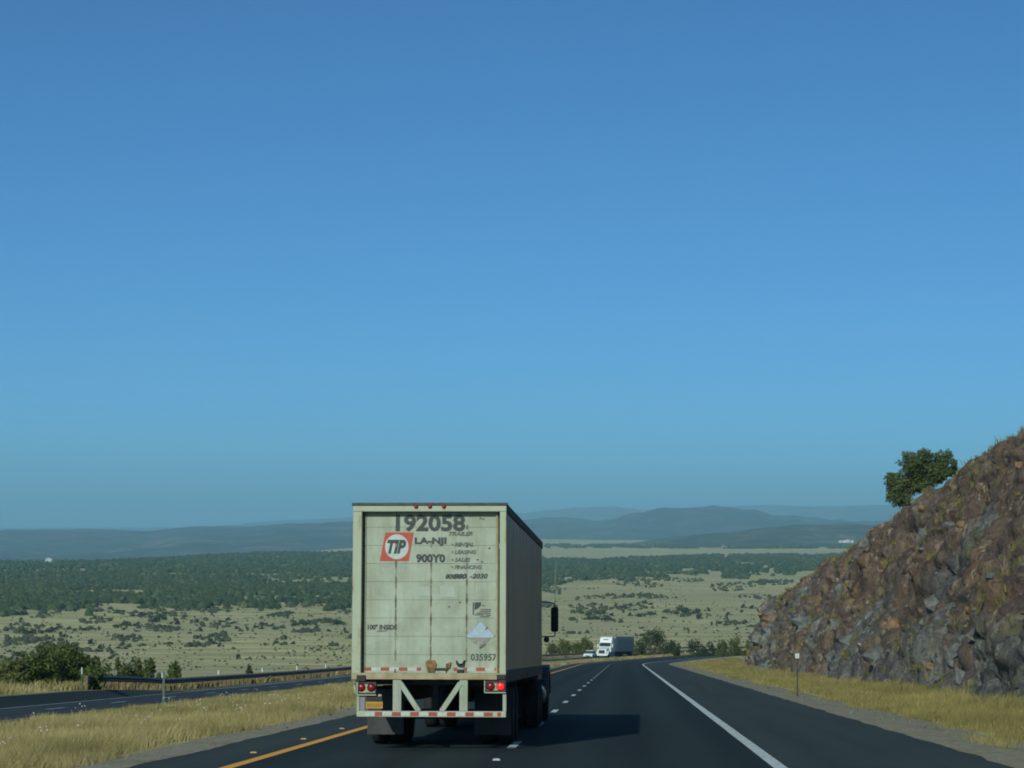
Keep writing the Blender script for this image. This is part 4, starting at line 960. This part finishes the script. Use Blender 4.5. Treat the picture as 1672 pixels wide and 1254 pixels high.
for a, b in ((641, 655), (750, 763.5)): MB().box(lx(a), lx(b), 0.005, 0.095, lz(1159.5), lz(1108.5)).build('underrun_upright', M_TRAILER, tr, 0.008)
MB().bar((lx(653), 0.05, lz(1114)), (lx(684), 0.05, lz(1160)), 0.085, 0.12, (0, 1, 0)).build('underrun_brace', M_TRAILER, tr, 0.006)
MB().bar((lx(751.5), 0.05, lz(1114)), (lx(720.5), 0.05, lz(1160)), 0.085, 0.12, (0, 1, 0)).build('underrun_brace', M_TRAILER, tr, 0.006)
MB().box(lx(581.5), lx(586.5), 0.02, 0.08, lz(1159.5), lz(1136)).build('bar_end_post', M_TRAILER, tr, 0.006)
MB().box(lx(587), lx(595.5), 0.03, 0.09, lz(1159.5), lz(1134)).build('bar_end_post', M_GREYTRAILER, tr, 0.006)
MB().box(lx(820.5), lx(826.5), 0.02, 0.08, lz(1159.5), lz(1131)).build('bar_end_post', M_TRAILER, tr, 0.006)
MB().tube([(lx(580), 0.05, lz(1136)), (lx(577.5), 0.05, lz(1118)), (lx(577), 0.05, lz(1103))], 0.02).build('air_hose', M_TRAILER, tr)
# running gear
def wheel(parent, x, y, z, r, w, dual=0):
    wt = empty('wheel', (x, y, z)); wt.parent = parent
    MB().lathe([(-w / 2, r * 0.6), (-w / 2, r * 0.9), (-w / 2 + 0.04, r), (w / 2 - 0.04, r), (w / 2, r * 0.9), (w / 2, r * 0.6)], 28, 'x').build('tyre', M_TYRE, wt)
    MB().lathe([(-w / 2 + 0.03, r * 0.61), (w / 2 - 0.03, r * 0.61)], 20, 'x').lathe([(-w / 2 + 0.0, r * 0.25), (w / 2 - 0.0, r * 0.25)], 14, 'x').build('rim', M_RIM, wt)
    return wt
for y in (3.05, 4.28):
    for x in (-1.12, -0.80, 0.80, 1.12): wheel(tr, x, y, 0.51, 0.51, 0.27)
    MB().lathe([(-0.72, 0.075), (0.72, 0.075)], 14, 'x', (0, y, 0.51)).build('axle', M_DARKSTEEL, tr)
for s in (-1, 1):
    MB().box(*sorted((s * 0.62, s * 1.26)), 2.15, 2.165, 0.19, 0.98).build('mudflap', M_FLAP if s < 0 else M_BLACKPLASTIC, tr)  # right flap coloured black to stand in for the shadow over it
    MB().box(*sorted((s * 0.42, s * 0.56)), 1.2, 5.6, 0.78, ZF - 0.03).build('slider_rail', M_DARKSTEEL, tr)
    MB().box(*sorted((s * 0.75, s * 0.90)), 10.9, 11.05, 0.32, ZF - 0.03).box(*sorted((s * 0.68, s * 0.97)), 10.85, 11.1, 0.28, 0.32).build('landing_leg', M_DARKSTEEL, tr)
mb = MB()
for k in range(28): mb.box(-W + 0.07, W - 0.07, 0.4 + k * 0.5, 0.46 + k * 0.5, ZF - 0.12, ZF - 0.021)
tag(mb.build('cross_member', M_DARKSTEEL, tr), kind='stuff')
for s in (-1, 1): MB().lathe([(-0.02, 0.03), (0.02, 0.03)], 10, 'x', (s * W, 7.3, ZF - 0.0)).build('side_marker_light', M_AMBER, tr)

# ---------------------------------------------------------------- the tractor pulling it (local y = 0 at the trailer's rear)
tc = tag(empty('truck_tractor', (-3.27 + 0.06, 40.3, zr(40.3)), TROT), 'dark blue truck tractor mostly hidden ahead of the near white trailer', 'truck')
MB().box(-0.43, -0.33, 11.2, 19.3, 0.72, 0.98).box(0.33, 0.43, 11.2, 19.3, 0.72, 0.98).build('chassis', M_DARKSTEEL, tc)
MB().lathe([(0, 0.45), (0.08, 0.48)], 20, 'z', (-0.1, 13.2, 1.0)).build('fifth_wheel', M_DARKSTEEL, tc)
for y in (12.6, 13.9):
    for x in (-1.10, -0.78, 0.78, 1.10): wheel(tc, x, y, 0.51, 0.51, 0.27)
for x in (-1.05, 1.05): wheel(tc, x, 18.6, 0.52, 0.52, 0.3)
MB().prism([(15.35, 0.85), (17.35, 0.85), (17.55, 1.75), (17.15, 2.75), (16.9, 2.92), (15.35, 2.95)], -1.10, 1.10, 'x').build('cab', M_CABBLUE, tc, 0.08)
MB().prism([(17.4, 0.9), (19.75, 0.9), (19.75, 1.65), (17.56, 1.95)], -0.95, 0.95, 'x').build('hood', M_CABBLUE, tc, 0.10)
for s in (-1, 1):
    a = [(18.6 + 0.78 * math.cos(t), 0.55 + 0.78 * math.sin(t)) for t in np.linspace(0.1, math.pi - 0.1, 12)]
    b = [(18.6 + 0.64 * math.cos(t), 0.55 + 0.64 * math.sin(t)) for t in np.linspace(math.pi - 0.1, 0.1, 12)]
    MB().prism(a + b, *sorted((s * 0.9, s * 1.24)), 'x').build('fender', M_CABBLUE, tc, 0.02)
    MB().lathe([(-0.75, 0.0), (-0.75, 0.3), (0.75, 0.3), (0.75, 0.0)], 22, 'y', (s * 0.93, 16.1, 0.62)).build('fuel_tank', M_CHROME, tc)
    MB().box(*sorted((s * 0.75, s * 1.22)), 15.5, 16.7, 0.95, 1.0).build('step', M_DARKSTEEL, tc)
    MB().lathe([(-0.02, 0.0), (-0.02, 0.10), (0.03, 0.08)], 14, 'y', (s * 0.85, 19.72, 1.2)).build('headlight', M_HEADLAMP, tc)
    MB().tube([(s * 0.85, 15.25, 1.0), (s * 0.85, 15.25, 3.6)], 0.06, 12).build('exhaust_stack', M_CHROME, tc)
    mr = MB().box(*sorted((s * 1.315, s * 1.495)), 17.22, 17.32, 2.10, 2.69).build('mirror', M_BLACKPLASTIC, tc, 0.045)
    MB().tube([(s * 1.06, 17.2, 2.82), (s * 1.28, 17.26, 2.80), (s * 1.40, 17.27, 2.76), (s * 1.405, 17.27, 2.68)], 0.018).build('mirror_arm', M_GREYTRAILER, mr)
    MB().tube([(s * 1.06, 17.2, 1.99), (s * 1.38, 17.26, 1.99), (s * 1.415, 17.27, 2.02), (s * 1.415, 17.27, 2.11)], 0.014).build('mirror_arm', M_DARKSTEEL, mr)
    MB().lathe([(-0.05, 0.07), (0.05, 0.06)], 12, 'y', (s * 1.22, 17.15, 1.92)).build('spot_mirror', M_CABBLUE, mr)
    MB().tube([(s * 1.415, 17.28, 2.70), (s * 1.43, 17.30, 3.85)], (0.008, 0.004), 6).build('antenna', M_GREYTRAILER, tc)
    MB().box(*sorted((s * 1.101, s * 1.108)), 15.9, 17.1, 1.85, 2.55).build('side_window', M_GLASS, tc)
MB().prism([(17.56, 1.98), (17.18, 2.72), (17.19, 2.72), (17.575, 1.98)], -1.0, 1.0, 'x').build('windshield', M_GLASS, tc)
MB().box(-1.2, 1.2, 19.7, 19.9, 0.4, 0.8).build('front_bumper', M_CHROME, tc, 0.03)

# ---------------------------------------------------------------- oncoming truck, and two white cars
def oncoming(u, Y, extra=0.0):
    p = place(u, Y); h = heading(u, Y); yaw = math.atan2(-h.x, h.y) + math.pi + extra     # local +y points along its travel
    return p, (-math.asin(-h.z) * -1, 0, yaw)
UT = -22.4
p, rot = oncoming(UT, 474, -0.12)
ot = tag(empty('truck_tractor', p, rot), 'white sleeper truck tractor coming round the bend, sun on its windscreen', 'truck')
MB().prism([(-5.6, 1.05), (-2.5, 1.05), (-2.5, 2.15), (-3.05, 2.9), (-3.35, 3.75), (-3.7, 4.0), (-5.5, 4.02)], -1.22, 1.22, 'x').build('cab', M_WHITECAB, ot, 0.12)
MB().prism([(-2.5, 0.75), (-0.2, 0.75), (-0.1, 1.25), (-0.25, 1.6), (-2.5, 2.1)], -0.92, 0.92, 'x').build('hood', M_WHITECAB, ot, 0.14)
MB().prism([(-2.46, 2.16), (-3.0, 2.86), (-3.03, 2.86), (-2.5, 2.16)], -1.08, 1.08, 'x').build('windshield', M_GLASS, ot)
MB().box(-0.55, 0.55, -3.33, -3.22, 3.36, 3.54).build('roof_vent', M_DARKSTEEL, ot)
MB().box(-0.6, 0.6, -0.2, -0.06, 0.82, 1.45).build('grille', M_DARKSTEEL, ot, 0.02)
MB().box(-1.22, 1.22, -0.35, 0.05, 0.35, 0.75).build('front_bumper', M_WHITECAB, ot, 0.06)
MB().box(-0.48, -0.36, -9.2, -0.6, 0.7, 1.0).box(0.36, 0.48, -9.2, -0.6, 0.7, 1.0).build('chassis', M_DARKSTEEL, ot)
for s in (-1, 1):
    a = [(-1.3 + 0.80 * math.cos(t), 0.55 + 0.75 * math.sin(t)) for t in np.linspace(0.0, math.pi, 12)]
    b = [(-1.3 + 0.62 * math.cos(t), 0.55 + 0.6 * math.sin(t)) for t in np.linspace(math.pi, 0.0, 12)]
    MB().prism(a + b, *sorted((s * 0.88, s * 1.24)), 'x').build('fender', M_WHITECAB, ot, 0.03)
    MB().lathe([(-0.03, 0.0), (-0.03, 0.16), (0.03, 0.13)], 14, 'y', (s * 0.9, -0.35, 1.12)).build('headlight', M_HEADLAMP, ot)
    wheel(ot, s * 1.08, -1.3, 0.52, 0.52, 0.3)
    for y in (-7.3, -8.6): wheel(ot, s * 0.95, y, 0.51, 0.51, 0.56)
    MB().box(*sorted((s * 1.36, s * 1.56)), -2.75, -2.62, 1.95, 2.65).build('mirror', M_WHITECAB, ot, 0.04)
    MB().box(*sorted((s * 0.7, s * 1.22)), -5.5, -2.3, 0.35, 1.03).build('side_skirt', M_GREYTRAILER, ot, 0.03)
    MB().box(*sorted((s * 1.221, s * 1.228)), -3.9, -2.75, 2.1, 2.75).build('side_window', M_GLASS, ot)
otr = tag(empty('semi_trailer', p, rot), 'plain grey box trailer drawn by the oncoming white truck', 'trailer')
MB().box(-1.28, 1.28, -20.6, -6.15, 1.15, 4.08).build('box_body', M_GREYTRAILER, otr, 0.03)
mb = MB()
for k in range(1, 12):
    for s in (-1, 1): mb.box(*sorted((s * 1.281, s * 1.295)), -6.15 - k * 1.2 - 0.03, -6.15 - k * 1.2 + 0.03, 1.25, 4.0)
tag(mb.build('wall_rib', M_GREYTRAILER, otr), kind='stuff')
MB().box(-1.29, 1.29, -20.6, -6.15, 1.0, 1.15).build('bottom_rail', M_DARKSTEEL, otr)
for s in (-1, 1):
    for y in (-17.8, -19.0): wheel(otr, s * 0.95, y, 0.51, 0.51, 0.56)
    MB().box(*sorted((s * 0.7, s * 0.85)), -9.9, -9.75, 0.3, 1.0).build('landing_leg', M_DARKSTEEL, otr)
    MB().box(*sorted((s * 0.4, s * 0.55)), -20.4, -16, 0.6, 1.0).build('slider_rail', M_DARKSTEEL, otr)
MB().box(-1.2, 1.2, -20.62, -20.5, 0.5, 0.62).build('underrun_bar', M_DARKSTEEL, otr)
def car(u, Y, label, extra=0.0):
    p, rot = oncoming(u, Y, extra); c = tag(empty('oncoming_car', p, rot), label, 'car', 'white cars on the opposite road')
    MB().prism([(-4.5, 0.35), (0.0, 0.35), (0.05, 0.62), (-0.15, 0.8), (-1.2, 0.98), (-4.3, 1.0), (-4.52, 0.7)], -0.88, 0.88, 'x').build('body', M_WHITECAB, c, 0.08)
    MB().prism([(-4.1, 0.99), (-1.25, 0.96), (-2.0, 1.42), (-3.5, 1.45)], -0.74, 0.74, 'x').build('cabin', M_GLASS, c, 0.05)
    MB().prism([(-3.55, 1.42), (-1.95, 1.40), (-2.05, 1.49), (-3.4, 1.51)], -0.72, 0.72, 'x').build('roof', M_WHITECAB, c, 0.03)
    for s in (-1, 1):
        MB().box(*sorted((s * 0.5, s * 0.84)), -0.12, 0.05, 0.62, 0.76).build('headlight', M_HEADLAMP, c, 0.02)
        for y in (-0.85, -3.6): wheel(c, s * 0.8, y, 0.33, 0.33, 0.22)
    MB().box(-0.5, 0.5, 0.0, 0.07, 0.42, 0.58).build('grille', M_DARKSTEEL, c)
    return c
car(-21.9, 452, 'white car beside the front wheel of the oncoming white truck', -0.05)
car(-24.2, 535, 'small white car behind the guardrail line below the tallest tree at the bend')

# ---------------------------------------------------------------- haze: one closed box of even air
ZLOW = min([ZLOW] + [v.co.z for o in SC.objects if o.type == 'MESH' and o.get('kind') == 'structure' for v in o.data.vertices])
hx = MB().box(-9900, 9900, -800, 31500, ZLOW - 1.0, 300.0)
hz = hx.build('haze', None); hz['kind'] = 'stuff'
hm = bpy.data.materials.new('haze'); hm.use_nodes = True; hm.node_tree.nodes.clear()
ho = hm.node_tree.nodes.new('ShaderNodeOutputMaterial'); hv = hm.node_tree.nodes.new('ShaderNodeVolumePrincipled')
hv.inputs['Color'].default_value = HAZE_COLOUR; hv.inputs['Density'].default_value = HAZE_DENSITY; hv.inputs['Anisotropy'].default_value = 0.0
hm.node_tree.links.new(hv.outputs[0], ho.inputs['Volume']); hz.data.materials.append(hm)
